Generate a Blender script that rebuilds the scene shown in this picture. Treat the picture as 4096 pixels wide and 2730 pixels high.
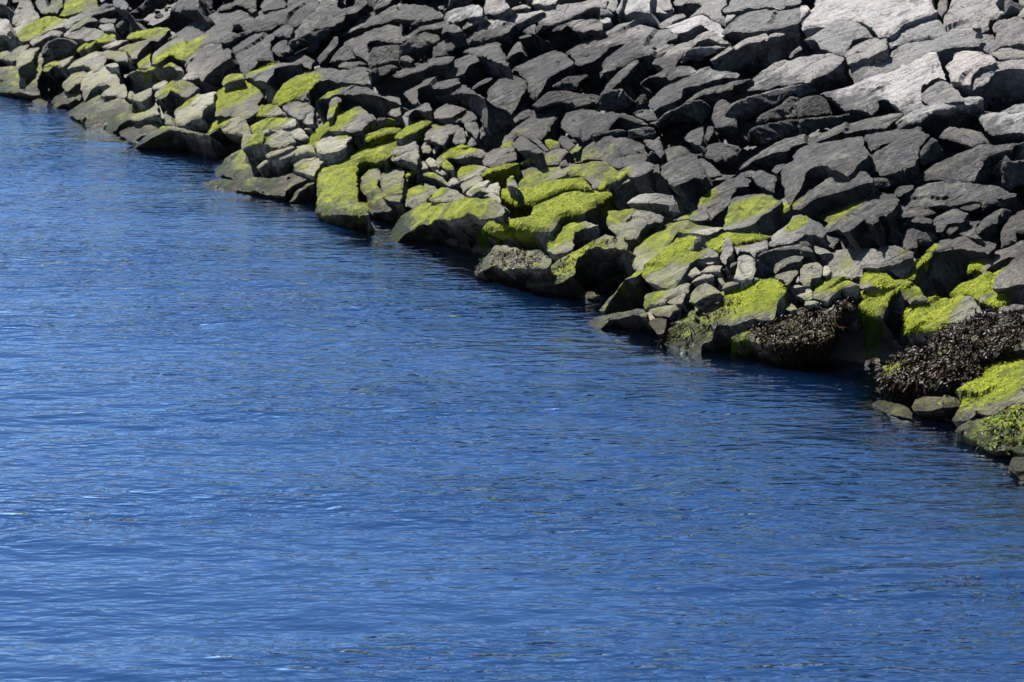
import bpy, math, random
import numpy as np
from mathutils import Vector, Matrix, noise as mnoise
from mathutils.geometry import delaunay_2d_cdt

for o in list(bpy.data.objects):
    bpy.data.objects.remove(o)
scene = bpy.context.scene
COL = scene.collection

# ------------------------------------------------------------------ camera
CAM_H = 6.5
PITCH = math.radians(13.0)
HFOV = math.radians(20.0)
W, H = 1024.0, 682.0
cam_d = bpy.data.cameras.new('camera')
cam = bpy.data.objects.new('camera', cam_d)
COL.objects.link(cam)
cam.location = (0, 0, CAM_H)
cam.rotation_euler = (math.pi / 2 - PITCH, 0, 0)
cam_d.sensor_width = 36
cam_d.lens = 18 / math.tan(HFOV / 2)
cam_d.clip_end = 5000
cam_d.dof.use_dof = True
cam_d.dof.focus_distance = 28.5
cam_d.dof.aperture_fstop = 6.0
scene.camera = cam

# ------------------------------------------------------------------ sky and sun
SUN_EL = math.radians(55)
SUN_AZ = (-0.52, 0.854)
Ls = Vector((SUN_AZ[0] * math.cos(SUN_EL), SUN_AZ[1] * math.cos(SUN_EL), math.sin(SUN_EL))).normalized()
world = bpy.data.worlds.new('World')
scene.world = world
world.use_nodes = True
wn = world.node_tree.nodes
wl = world.node_tree.links
wn.clear()
sky = wn.new('ShaderNodeTexSky')
sky.sky_type = 'NISHITA'
sky.sun_disc = False
sky.sun_elevation = SUN_EL
sky.sun_rotation = math.atan2(SUN_AZ[0], SUN_AZ[1])
sky.air_density = 0.6
sky.dust_density = 0.0
sky.ozone_density = 4.0
bg = wn.new('ShaderNodeBackground')
bg.inputs['Strength'].default_value = 0.05
wo = wn.new('ShaderNodeOutputWorld')
wl.new(sky.outputs[0], bg.inputs[0])
wl.new(bg.outputs[0], wo.inputs[0])

sun_d = bpy.data.lights.new('sun', 'SUN')
sun_d.energy = 5.0
sun_d.angle = math.radians(0.5)
sun_d.color = (1.0, 0.965, 0.92)
sun = bpy.data.objects.new('sun', sun_d)
COL.objects.link(sun)
sun.rotation_euler = Ls.to_track_quat('Z', 'Y').to_euler()
sun.location = (-20, 20, 30)

vs = scene.view_settings
vs.view_transform = 'Standard'
vs.look = 'None'
vs.exposure = 2.2
vs.gamma = 1.0
vs.use_curve_mapping = False
scene.cycles.diffuse_bounces = 1
scene.cycles.sample_clamp_direct = 0.6
scene.cycles.sample_clamp_indirect = 0.6
scene.render.resolution_x = 1024
scene.render.resolution_y = 682

# ------------------------------------------------------------------ geometry of the place
FPX = W / 2 / math.tan(HFOV / 2)
CP = np.array([0, 0, CAM_H])
FW = np.array([0, math.cos(PITCH), -math.sin(PITCH)])
UP = np.array([0, math.sin(PITCH), math.cos(PITCH)])
RT = np.array([1.0, 0, 0])


def ray(x, y):
    d = FW + RT * (x - W / 2) / FPX + UP * (H / 2 - y) / FPX
    return d / np.linalg.norm(d)


def hit(x, y, P0, N):
    d = ray(x, y)
    return CP + d * (np.dot(P0 - CP, N) / np.dot(d, N))


def project(p):
    v = np.asarray(p) - CP
    z = v @ FW
    return W / 2 + FPX * (v @ RT) / z, H / 2 - FPX * (v @ UP) / z


ZUP = np.array([0, 0, 1.0])
SH_A = hit(0, 97, np.zeros(3), ZUP)           # two points of the mean shoreline
SH_B = hit(1024, 478, np.zeros(3), ZUP)
sh = SH_A - SH_B
sh /= np.linalg.norm(sh)                      # along the shore, going away
INL = np.array([-sh[1], sh[0], 0])
if INL[0] < 0:
    INL = -INL                                # inland
SLOPE = 0.5
NS = np.array([-SLOPE * INL[0], -SLOPE * INL[1], 1.0])
NS /= np.linalg.norm(NS)


def inland(p):
    return (p[0] - SH_B[0]) * INL[0] + (p[1] - SH_B[1]) * INL[1]


TOP_H = 0.16                                  # the rocks' upper faces above the mean slope
BASE_H = -0.32                                # the core of the bank below it

# the waterline as it runs round the stones (survey points), as inland distance d0 along the shore
_wl = [(0, 94), (29, 98), (51, 114), (69, 115), (92, 131), (110, 138), (131, 146), (175, 157), (219, 158), (204, 173),
       (199, 188), (250, 194), (287, 200), (315, 209), (366, 214), (387, 244), (440, 262), (472, 272), (524, 286),
       (569, 298), (601, 312), (578, 326), (651, 346), (691, 352), (731, 360), (790, 368), (851, 376), (881, 384),
       (869, 411), (911, 417), (957, 432), (978, 447), (1009, 463), (1014, 484)]
_w3 = [hit(x, y, np.zeros(3), ZUP) for x, y in _wl]
_wu = np.array([(p - SH_B) @ sh for p in _w3])
_wd = np.array([inland(p) for p in _w3])


def along(p):
    return (p[0] - SH_B[0]) * sh[0] + (p[1] - SH_B[1]) * sh[1]


def d0(u):
    u = np.asarray(u, float)
    w = np.exp(-((u[..., None] - _wu) / 0.55) ** 2) + 1e-9
    inside_ = np.clip(1 - np.maximum(np.maximum(_wu.min() - u, u - _wu.max()), 0) / 3, 0, 1)
    return (w * _wd).sum(-1) / w.sum(-1) * inside_


def face_height(p):
    """height of the rocks' upper faces at a ground point"""
    e = inland(p) - float(d0(along(p)))
    t = min(max((e + .1) / 1.1, 0), 1)
    return SLOPE * e + 0.03 + (TOP_H - .03) * t * t * (3 - 2 * t)


def on_face(x, y, extra=0.0):
    """point on the bank seen at a survey point"""
    d = ray(x, y)
    lo, hi = 12.0, 90.0
    f = lambda s: (CP + d * s)[2] - face_height(CP + d * s) - extra
    for _ in range(40):
        mid = (lo + hi) / 2
        if f(mid) > 0:
            lo = mid
        else:
            hi = mid
    return CP + d * lo

# ------------------------------------------------------------------ node helpers
def new_mat(name):
    m = bpy.data.materials.new(name)
    m.use_nodes = True
    nt = m.node_tree
    nt.nodes.clear()
    return m, nt


class NB:
    """small node builder"""
    def __init__(self, nt):
        self.nt = nt

    def n(self, kind, **kw):
        nd = self.nt.nodes.new(kind)
        for k, v in kw.items():
            setattr(nd, k, v)
        return nd

    def put(self, sock, v):
        if isinstance(v, bpy.types.NodeSocket):
            self.nt.links.new(v, sock)
        else:
            sock.default_value = v

    def math(self, op, a, b=0.0, c=0.0, clamp=False):
        nd = self.n('ShaderNodeMath', operation=op, use_clamp=clamp)
        self.put(nd.inputs[0], a)
        self.put(nd.inputs[1], b)
        self.put(nd.inputs[2], c)
        return nd.outputs[0]

    def step(self, v, lo, hi):
        nd = self.n('ShaderNodeMapRange', interpolation_type='SMOOTHSTEP')
        self.put(nd.inputs[0], v)
        self.put(nd.inputs[1], lo)
        self.put(nd.inputs[2], hi)
        return nd.outputs[0]

    def lin(self, v, lo, hi):
        nd = self.n('ShaderNodeMapRange')
        self.put(nd.inputs[0], v)
        nd.inputs[1].default_value = lo
        nd.inputs[2].default_value = hi
        return nd.outputs[0]

    def mix(self, f, a, b, blend='MIX'):
        nd = self.n('ShaderNodeMix', data_type='RGBA', blend_type=blend)
        self.put(nd.inputs[0], f)
        self.put(nd.inputs[6], a)
        self.put(nd.inputs[7], b)
        return nd.outputs[2]

    def mixf(self, f, a, b):
        nd = self.n('ShaderNodeMix', data_type='FLOAT')
        self.put(nd.inputs[0], f)
        self.put(nd.inputs[2], a)
        self.put(nd.inputs[3], b)
        return nd.outputs[0]

    def noise(self, vec, scale, detail=6.0, rough=0.6, dist=0.0):
        nd = self.n('ShaderNodeTexNoise')
        self.put(nd.inputs['Vector'], vec)
        nd.inputs['Scale'].default_value = scale
        nd.inputs['Detail'].default_value = detail
        nd.inputs['Roughness'].default_value = rough
        nd.inputs['Distortion'].default_value = dist
        return nd.outputs[0]

    def dot(self, vec, axis):
        nd = self.n('ShaderNodeVectorMath', operation='DOT_PRODUCT')
        self.put(nd.inputs[0], vec)
        nd.inputs[1].default_value = tuple(axis)
        return nd.outputs['Value']

    def attr(self, name, typ='GEOMETRY'):
        nd = self.n('ShaderNodeAttribute', attribute_type=typ, attribute_name=name)
        return nd.outputs['Fac']


def rgb(*c):
    return (c[0], c[1], c[2], 1.0)


# tide levels on the bank (heights above the water)
Z_ALGAE = 0.66
Z_PALE = 1.98


# direction of the rock's grain on the bank
_g1 = hit(440, 131, SH_B + ZUP * TOP_H, NS)
_g2 = hit(542, 95, SH_B + ZUP * TOP_H, NS)
GR1 = _g2 - _g1
GR1 /= np.linalg.norm(GR1)
GR3 = NS
GR2 = np.cross(GR3, GR1)
GR2 /= np.linalg.norm(GR2)


def rock_material():
    m, nt = new_mat('rock')
    b = NB(nt)
    geo = b.n('ShaderNodeNewGeometry')
    P = geo.outputs['Position']
    sep = b.n('ShaderNodeSeparateXYZ')
    b.put(sep.inputs[0], P)
    z = sep.outputs[2]
    nz = b.n('ShaderNodeSeparateXYZ')
    b.put(nz.inputs[0], geo.outputs['Normal'])
    upf = nz.outputs[2]
    info = b.n('ShaderNodeObjectInfo')
    csep = b.n('ShaderNodeSeparateColor')
    b.put(csep.inputs[0], info.outputs['Color'])
    tone, warm, grain_amt = csep.outputs[0], csep.outputs[1], csep.outputs[2]
    # shift each rock's texture so that neighbours differ
    off = b.n('ShaderNodeVectorMath', operation='ADD')
    b.put(off.inputs[0], P)
    offc = b.n('ShaderNodeCombineXYZ')
    b.put(offc.inputs[0], b.math('MULTIPLY', info.outputs['Random'], 37.0))
    b.put(offc.inputs[1], b.math('MULTIPLY', info.outputs['Random'], 91.0))
    b.put(off.inputs[1], offc.outputs[0])
    Q = off.outputs[0]
    n_big = b.lin(b.noise(P, 1.3, 5, 0.6), .30, .70)
    n_mid = b.lin(b.noise(Q, 5.0, 9, 0.68, 0.4), .32, .68)
    n_fine = b.lin(b.noise(Q, 17.0, 7, 0.75), .32, .68)
    n_speck = b.lin(b.noise(Q, 80.0, 3, 0.65), .32, .68)
    grain = b.n('ShaderNodeCombineXYZ')
    b.put(grain.inputs[0], b.math('MULTIPLY', b.dot(Q, GR1), 3.0))
    b.put(grain.inputs[1], b.math('MULTIPLY', b.dot(Q, GR2), 22.0))
    b.put(grain.inputs[2], b.math('MULTIPLY', b.dot(Q, GR3), 22.0))
    n_grain = b.lin(b.noise(grain.outputs[0], 1.6, 7, 0.65, 0.4), .32, .68)

    # stone: near-black stained band, pale dry stone above, buff stone below
    tex = b.math('ADD', b.math('MULTIPLY', n_mid, .38), b.math('MULTIPLY', n_fine, .36))
    tex = b.math('ADD', tex, b.math('MULTIPLY', n_speck, .26))
    tex = b.lin(tex, .24, .76)
    dark = b.mix(tex, rgb(.019, .0193, .0197), rgb(.170, .171, .171))
    pale = b.mix(tex, rgb(.30, .295, .295), rgb(.72, .705, .70))
    low = b.mix(tex, rgb(.12, .115, .095), rgb(1.0, .97, .85))
    hz = b.math('ADD', z, b.math('MULTIPLY', b.math('SUBTRACT', n_big, .5), 0.26))
    hz = b.math('ADD', hz, b.math('MULTIPLY', b.math('SUBTRACT', n_mid, .5), 0.22))
    hz = b.math('ADD', hz, b.math('MULTIPLY', b.math('SUBTRACT', n_fine, .5), 0.08))
    fpale = b.step(hz, Z_PALE - .10, Z_PALE + .14)
    flow = b.math('SUBTRACT', 1.0, b.step(hz, Z_ALGAE - .10, Z_ALGAE + .55))
    col = b.mix(fpale, dark, pale)
    col = b.mix(flow, col, low)
    # tone per rock (0.5 = as it is), warm tint
    ton = b.math('MULTIPLY', tone, 2.0)
    tcomb = b.n('ShaderNodeCombineColor')
    for i in range(3):
        b.put(tcomb.inputs[i], ton)
    col = b.mix(1.0, col, tcomb.outputs[0], 'MULTIPLY')
    col = b.mix(warm, col, b.mix(1.0, col, rgb(1.14, .98, .86), 'MULTIPLY'))
    # mica and lichen specks, dark pits, grain bands
    sp = b.step(n_speck, .70, .95)
    col = b.mix(b.math('MULTIPLY', sp, .45), col, b.mix(1.0, col, rgb(2.4, 2.35, 2.2), 'MULTIPLY'))
    sd = b.step(n_fine, .30, .08)
    col = b.mix(b.math('MULTIPLY', sd, .7), col, b.mix(1.0, col, rgb(.3, .3, .31), 'MULTIPLY'))
    gd = b.math('MULTIPLY', b.step(n_grain, .32, .10), b.math('MULTIPLY', grain_amt, .6))
    col = b.mix(gd, col, b.mix(1.0, col, rgb(.4, .4, .41), 'MULTIPLY'))
    # cracks along the grain
    vo = b.n('ShaderNodeTexVoronoi', feature='DISTANCE_TO_EDGE')
    cg = b.n('ShaderNodeCombineXYZ')
    wq = b.math('MULTIPLY', n_mid, .16)
    b.put(cg.inputs[0], b.math('ADD', b.math('MULTIPLY', b.dot(Q, GR1), .45), wq))
    b.put(cg.inputs[1], b.math('ADD', b.dot(Q, GR2), wq))
    b.put(cg.inputs[2], b.dot(Q, GR3))
    b.put(vo.inputs['Vector'], cg.outputs[0])
    vo.inputs['Scale'].default_value = 3.2
    crack = b.math('MULTIPLY', b.step(vo.outputs['Distance'], .030, .004), b.step(n_big, .25, .7))
    col = b.mix(b.math('MULTIPLY', crack, .8), col, b.mix(1.0, col, rgb(.2, .2, .2), 'MULTIPLY'))
    # pale scuffs in the dark band (salt and barnacle crust)
    sc = b.math('MULTIPLY', b.step(n_big, .40, .90), b.step(b.math('ADD', b.math('MULTIPLY', n_fine, .6), b.math('MULTIPLY', n_mid, .4)), .38, .72))
    sc = b.math('MULTIPLY', sc, b.math('SUBTRACT', 1.0, fpale))
    col = b.mix(b.math('MULTIPLY', sc, .75), col, rgb(.36, .35, .325))

    # brown crust next to the water
    fb = b.math('MULTIPLY', b.math('SUBTRACT', 1.0, b.step(hz, .02, .26)), b.step(n_fine, .25, .65))
    col = b.mix(b.math('MULTIPLY', fb, .8), col, b.mix(n_mid, rgb(.045, .03, .01), rgb(.19, .145, .06)))
    # green algae: thin olive staining, then the thick felt
    moss = b.attr('moss')
    zm = b.math('MULTIPLY', b.math('SUBTRACT', 1.0, b.step(hz, .40, 1.05)), .34)
    mv = b.math('ADD', moss, zm)
    mv = b.math('SUBTRACT', mv, b.math('MULTIPLY', b.math('SUBTRACT', 1.0, b.step(upf, -.15, .30)), .75))
    mv = b.math('ADD', mv, b.math('MULTIPLY', b.math('SUBTRACT', n_mid, .5), .42))
    mv = b.math('ADD', mv, b.math('MULTIPLY', b.math('SUBTRACT', n_fine, .5), .42))
    mv = b.math('ADD', mv, b.math('MULTIPLY', b.math('SUBTRACT', n_speck, .5), .22))
    stain = b.math('MULTIPLY', b.step(mv, .06, .52), .72)
    col = b.mix(stain, col, b.mix(tex, rgb(.12, .13, .02), rgb(.60, .62, .16)))
    fm = b.step(mv, .34, .68)
    gcol = b.mix(b.lin(tex, .2, .8), rgb(.22, .28, .010), rgb(.66, .76, .032))
    gcol = b.mix(b.math('MULTIPLY', b.step(n_mid, .55, .95), .55), gcol, rgb(.78, .78, .10))
    gcol = b.mix(b.math('MULTIPLY', b.step(n_mid, .42, .05), .6), gcol, rgb(.22, .25, .02))
    gcol = b.mix(b.math('MULTIPLY', b.step(n_grain, .28, .05), .45), gcol, rgb(.11, .14, .012))
    gcol = b.mix(b.math('MULTIPLY', b.step(n_fine, .28, .02), .7), gcol, rgb(.05, .065, .01))
    gcol = b.mix(b.math('MULTIPLY', b.math('SUBTRACT', 1.0, b.step(hz, .06, .28)), .75), gcol, b.mix(tex, rgb(.03, .10, .008), rgb(.14, .30, .03)))
    col = b.mix(fm, col, gcol)
    # wet foot, made taller and darker to paint in the flanks' shade
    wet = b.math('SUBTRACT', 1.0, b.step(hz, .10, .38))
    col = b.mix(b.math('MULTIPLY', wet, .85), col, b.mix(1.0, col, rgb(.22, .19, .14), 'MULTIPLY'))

    col = b.mix(1.0, col, rgb(.235, .235, .235), 'MULTIPLY')
    rough = b.mixf(fm, b.mixf(n_fine, .45, .75), .78)
    rough = b.mixf(wet, rough, .34)
    # relief
    hgt = b.math('ADD', b.math('MULTIPLY', n_mid, .24), b.math('MULTIPLY', n_fine, .42))
    hgt = b.math('ADD', hgt, b.math('MULTIPLY', n_speck, .12))
    hgt = b.math('ADD', hgt, b.math('MULTIPLY', b.math('MULTIPLY', n_grain, grain_amt), .22))
    hgt = b.math('ADD', hgt, b.math('MULTIPLY', fm, b.math('ADD', .08, b.math('MULTIPLY', n_speck, .16))))
    hgt = b.math('SUBTRACT', hgt, b.math('MULTIPLY', crack, .35))
    bump = b.n('ShaderNodeBump')
    bump.inputs['Strength'].default_value = 1.0
    bump.inputs['Distance'].default_value = 0.055
    b.put(bump.inputs['Height'], hgt)
    bs = b.n('ShaderNodeBsdfPrincipled')
    b.put(bs.inputs['Base Color'], col)
    b.put(bs.inputs['Roughness'], rough)
    b.put(bs.inputs['Specular IOR Level'], b.mixf(wet, .10, .16))
    b.put(bs.inputs['Normal'], bump.outputs[0])
    out = b.n('ShaderNodeOutputMaterial')
    b.put(out.inputs[0], bs.outputs[0])
    return m


ROCK = rock_material()


def ground_material():
    m, nt = new_mat('bank_core')
    b = NB(nt)
    geo = b.n('ShaderNodeNewGeometry')
    n1 = b.noise(geo.outputs['Position'], 5, 8, .7)
    n2 = b.noise(geo.outputs['Position'], 30, 6, .7)
    sep = b.n('ShaderNodeSeparateXYZ')
    b.put(sep.inputs[0], geo.outputs['Position'])
    dry = b.mix(n1, rgb(.007, .007, .007), rgb(.028, .027, .025))
    wet = b.mix(n1, rgb(.025, .018, .007), rgb(.12, .085, .038))
    col = b.mix(b.step(sep.outputs[2], .25, -.05), dry, wet)
    bump = b.n('ShaderNodeBump')
    bump.inputs['Distance'].default_value = .08
    b.put(bump.inputs['Height'], b.math('ADD', n1, b.math('MULTIPLY', n2, .3)))
    bs = b.n('ShaderNodeBsdfPrincipled')
    b.put(bs.inputs['Base Color'], col)
    bs.inputs['Roughness'].default_value = .8
    b.put(bs.inputs['Normal'], bump.outputs[0])
    out = b.n('ShaderNodeOutputMaterial')
    b.put(out.inputs[0], bs.outputs[0])
    return m


def water_material():
    m, nt = new_mat('sea_water')
    b = NB(nt)
    geo = b.n('ShaderNodeNewGeometry')
    P = geo.outputs['Position']
    mp = b.n('ShaderNodeMapping')
    b.put(mp.inputs[0], P)
    mp.inputs['Rotation'].default_value = (0, 0, math.radians(8))
    mp.inputs['Scale'].default_value = (0.38, 1.0, 1.0)
    n1 = b.noise(mp.outputs[0], 8.0, 2, .45, .25)
    n2 = b.noise(mp.outputs[0], 19.0, 1, .4, .15)
    gm = b.n('ShaderNodeMapping')
    b.put(gm.inputs[0], P)
    gm.inputs['Scale'].default_value = (.35, 1.0, 1.0)
    gust = b.noise(gm.outputs[0], 0.42, 3, .55)
    amp = b.mixf(b.step(gust, .36, .64), .62, 1.45)
    sh = b.attr('shallow')
    amp = b.math('ADD', amp, b.math('MULTIPLY', sh, -.50))
    hgt = b.math('MULTIPLY', b.math('ADD', n1, b.math('MULTIPLY', n2, .28)), amp)
    bump = b.n('ShaderNodeBump')
    bump.inputs['Strength'].default_value = 1.0
    bump.inputs['Distance'].default_value = 0.034
    b.put(bump.inputs['Height'], hgt)
    N = bump.outputs[0]
    fr = b.n('ShaderNodeFresnel')
    fr.inputs['IOR'].default_value = 2.25
    b.put(fr.inputs['Normal'], N)
    gl = b.n('ShaderNodeBsdfGlossy')
    gl.inputs['Roughness'].default_value = .03
    gl.inputs['Color'].default_value = rgb(.84, .935, 1)
    b.put(gl.inputs['Normal'], N)
    df = b.n('ShaderNodeBsdfDiffuse')
    df.inputs['Color'].default_value = rgb(.0016, .0100, .032)
    tr = b.n('ShaderNodeBsdfTransparent')
    tr.inputs['Color'].default_value = rgb(.72, .62, .42)
    body = b.n('ShaderNodeMixShader')
    b.put(body.inputs[0], sh)
    b.put(body.inputs[1], df.outputs[0])
    b.put(body.inputs[2], tr.outputs[0])
    mx = b.n('ShaderNodeMixShader')
    b.put(mx.inputs[0], fr.outputs[0])
    b.put(mx.inputs[1], body.outputs[0])
    b.put(mx.inputs[2], gl.outputs[0])
    out = b.n('ShaderNodeOutputMaterial')
    b.put(out.inputs[0], mx.outputs[0])
    return m


def weed_material(name, c0, c1, rough, spec=.03):
    m, nt = new_mat(name)
    b = NB(nt)
    t = b.attr('tint')
    col = b.mix(t, c0, c1)
    bs = b.n('ShaderNodeBsdfPrincipled')
    b.put(bs.inputs['Base Color'], col)
    bs.inputs['Roughness'].default_value = rough
    bs.inputs['Specular IOR Level'].default_value = spec
    out = b.n('ShaderNodeOutputMaterial')
    b.put(out.inputs[0], bs.outputs[0])
    return m


BANK = ground_material()
WATER = water_material()
WRACK = weed_material('brown_wrack', rgb(.0008, .0006, .0003), rgb(.017, .0095, .002), .42, .035)
GREENWEED = weed_material('green_weed', rgb(.008, .03, .002), rgb(.075, .11, .005), .55, .02)


ALGAE = weed_material('algae_coat', rgb(.040, .058, .003), rgb(.175, .195, .010), .75)


def link_mesh(name, verts, faces, mat, smooth=True, sharp=None):
    me = bpy.data.meshes.new(name)
    me.from_pydata([tuple(v) for v in verts], [], faces)
    if smooth:
        me.shade_smooth()
        if sharp is not None:
            me.set_sharp_from_angle(angle=math.radians(sharp))
    me.materials.append(mat)
    o = bpy.data.objects.new(name, me)
    COL.objects.link(o)
    return o


# ------------------------------------------------------------------ the bank under the rocks
def build_bank():
    us = np.concatenate([np.linspace(-400, -20, 12), np.linspace(-18, 60, 105), np.linspace(64, 700, 14)])
    prof = [(-400, -6), (-60, -5), (-25, -4.0), (-12, -3.0)]
    prof += [(d, SLOPE * d + BASE_H if d > -5.5 else -3.0) for d in np.linspace(-5.3, 9.4, 60)]
    prof += [(10.2, 4.55), (12, 4.6), (25, 4.6), (120, 4.6), (400, 4.6)]
    verts, faces = [], []
    o0 = np.array([SH_B[0], SH_B[1], 0])
    for u in us:
        for d, zz in prof:
            p = o0 + sh * u + INL * d
            dz = 0
            if -6 < d < 10:
                dz = 0.10 * mnoise.fractal(Vector((p[0] * 1.6, p[1] * 1.6, 3.0)), 1.0, 2.0, 4)
            verts.append((p[0], p[1], zz + dz - (SLOPE * float(d0(u)) if -5.5 < d < 9.5 else 0)))
    k = len(prof)
    for i in range(len(us) - 1):
        for j in range(k - 1):
            a = i * k + j
            faces.append((a, a + k, a + k + 1, a + 1))
    o = link_mesh('embankment', verts, faces, BANK)
    o['kind'] = 'structure'


build_bank()


# ------------------------------------------------------------------ the sea
def build_water():
    rng = np.random.RandomState(5)
    xs = np.concatenate([-np.geomspace(2500, 13, 16), np.arange(-11.5, 10.0, 0.055), np.geomspace(11, 2500, 16)])
    ys = np.concatenate([[-600, -120, -40, -10, 4], np.arange(12.0, 44.0, 0.042), np.geomspace(46, 4000, 18)])
    X, Y = np.meshgrid(xs, ys, indexing='ij')
    Z = np.zeros_like(X)
    for i in range(90):
        lam = 0.17 * (2.6 / 0.17) ** rng.rand()
        k = 2 * math.pi / lam
        ang = math.radians(-97) + rng.normal() * 0.55
        slope = 0.0115 if lam < .6 else 0.0075
        a = slope / k
        ph = rng.rand() * 6.283
        Z += a * np.sin(k * (X * math.cos(ang) + Y * math.sin(ang)) + ph)
    # wave packet near the bank, added so its slopes mirror the rocks in streaks
    cw = hit(900, 572, np.zeros(3), ZUP)
    aw = math.radians(-82)
    for lam, ph, sl in ((.42, .3, .050), (.55, 2.1, .045), (.31, 4.0, .030)):
        kk = 2 * math.pi / lam
        px_ = (X - cw[0]) * math.cos(aw) + (Y - cw[1]) * math.sin(aw)
        env = np.exp(-((Y - cw[1] - .10 * (X - cw[0])) / .75) ** 2) * np.exp(-(np.maximum(np.abs(X - cw[0] - .5) - 1.2, 0) / .8) ** 2)
        Z += sl / kk * np.sin(kk * px_ + ph) * env * 3.0
    # patches of stronger and weaker ripple
    g = np.zeros_like(X)
    for i in range(14):
        lam = rng.uniform(3, 9)
        k = 2 * math.pi / lam
        ang = rng.uniform(0, 6.28)
        g += np.sin(k * (X * math.cos(ang) * .6 + Y * math.sin(ang)) + rng.rand() * 6.28)
    g = 1.0 + 0.16 * g
    dist = -((X - SH_B[0]) * INL[0] + (Y - SH_B[1]) * INL[1])
    near = ((X > -11.6) & (X < 10.1) & (Y > 11.9) & (Y < 44.1)).astype(float)
    calm = np.clip(0.30 + dist / 4.0, 0.30, 1.0)
    Z = Z * np.clip(g, .35, 1.7) * calm * near
    nx, ny = X.shape
    co = np.stack([X, Y, Z], -1).reshape(-1, 3)
    idx = np.arange(nx * ny).reshape(nx, ny)
    q = np.stack([idx[:-1, :-1], idx[1:, :-1], idx[1:, 1:], idx[:-1, 1:]], -1).reshape(-1, 4)
    me = bpy.data.meshes.new('sea')
    me.vertices.add(len(co))
    me.vertices.foreach_set('co', co.ravel())
    me.loops.add(q.size)
    me.loops.foreach_set('vertex_index', q.ravel().astype(np.int32))
    me.polygons.add(len(q))
    me.polygons.foreach_set('loop_start', np.arange(0, q.size, 4, dtype=np.int32))
    me.update(calc_edges=True)
    me.shade_smooth()
    a = me.attributes.new('shallow', 'FLOAT', 'POINT')
    dl = dist + d0((X - SH_B[0]) * sh[0] + (Y - SH_B[1]) * sh[1])
    s = np.clip(np.exp(-np.maximum(dl - 0.05, 0) / 1.05), 0, 1) * .96
    a.data.foreach_set('value', s.ravel().astype(np.float32))
    me.materials.append(WATER)
    o = bpy.data.objects.new('sea', me)
    COL.objects.link(o)
    o['kind'] = 'structure'


build_water()

# ------------------------------------------------------------------ the rocks
# each line: id, survey sheet, flags | outline of the rock's upper face on that sheet
SHEETS = {'A': (0, 0, 2.614), 'B': (800, 0, 2.614), 'C': (1600, 0, 2.614), 'D': (2400, 0, 2.614),
          'E': (3200, 0, 2.614), 'F': (700, 500, 2.613), 'G': (1500, 500, 2.613), 'H': (2300, 500, 2.613),
          'I': (3200, 500, 2.613), 'J': (2200, 1000, 2.353), 'K': (3100, 950, 2.3625), 'M': (3300, 1400, 2.613)}


def sheet_px(s, x, y):
    ox, oy, f = SHEETS[s]
    return (ox + x / f) / 4.0, (oy + y / f) / 4.0


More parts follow.
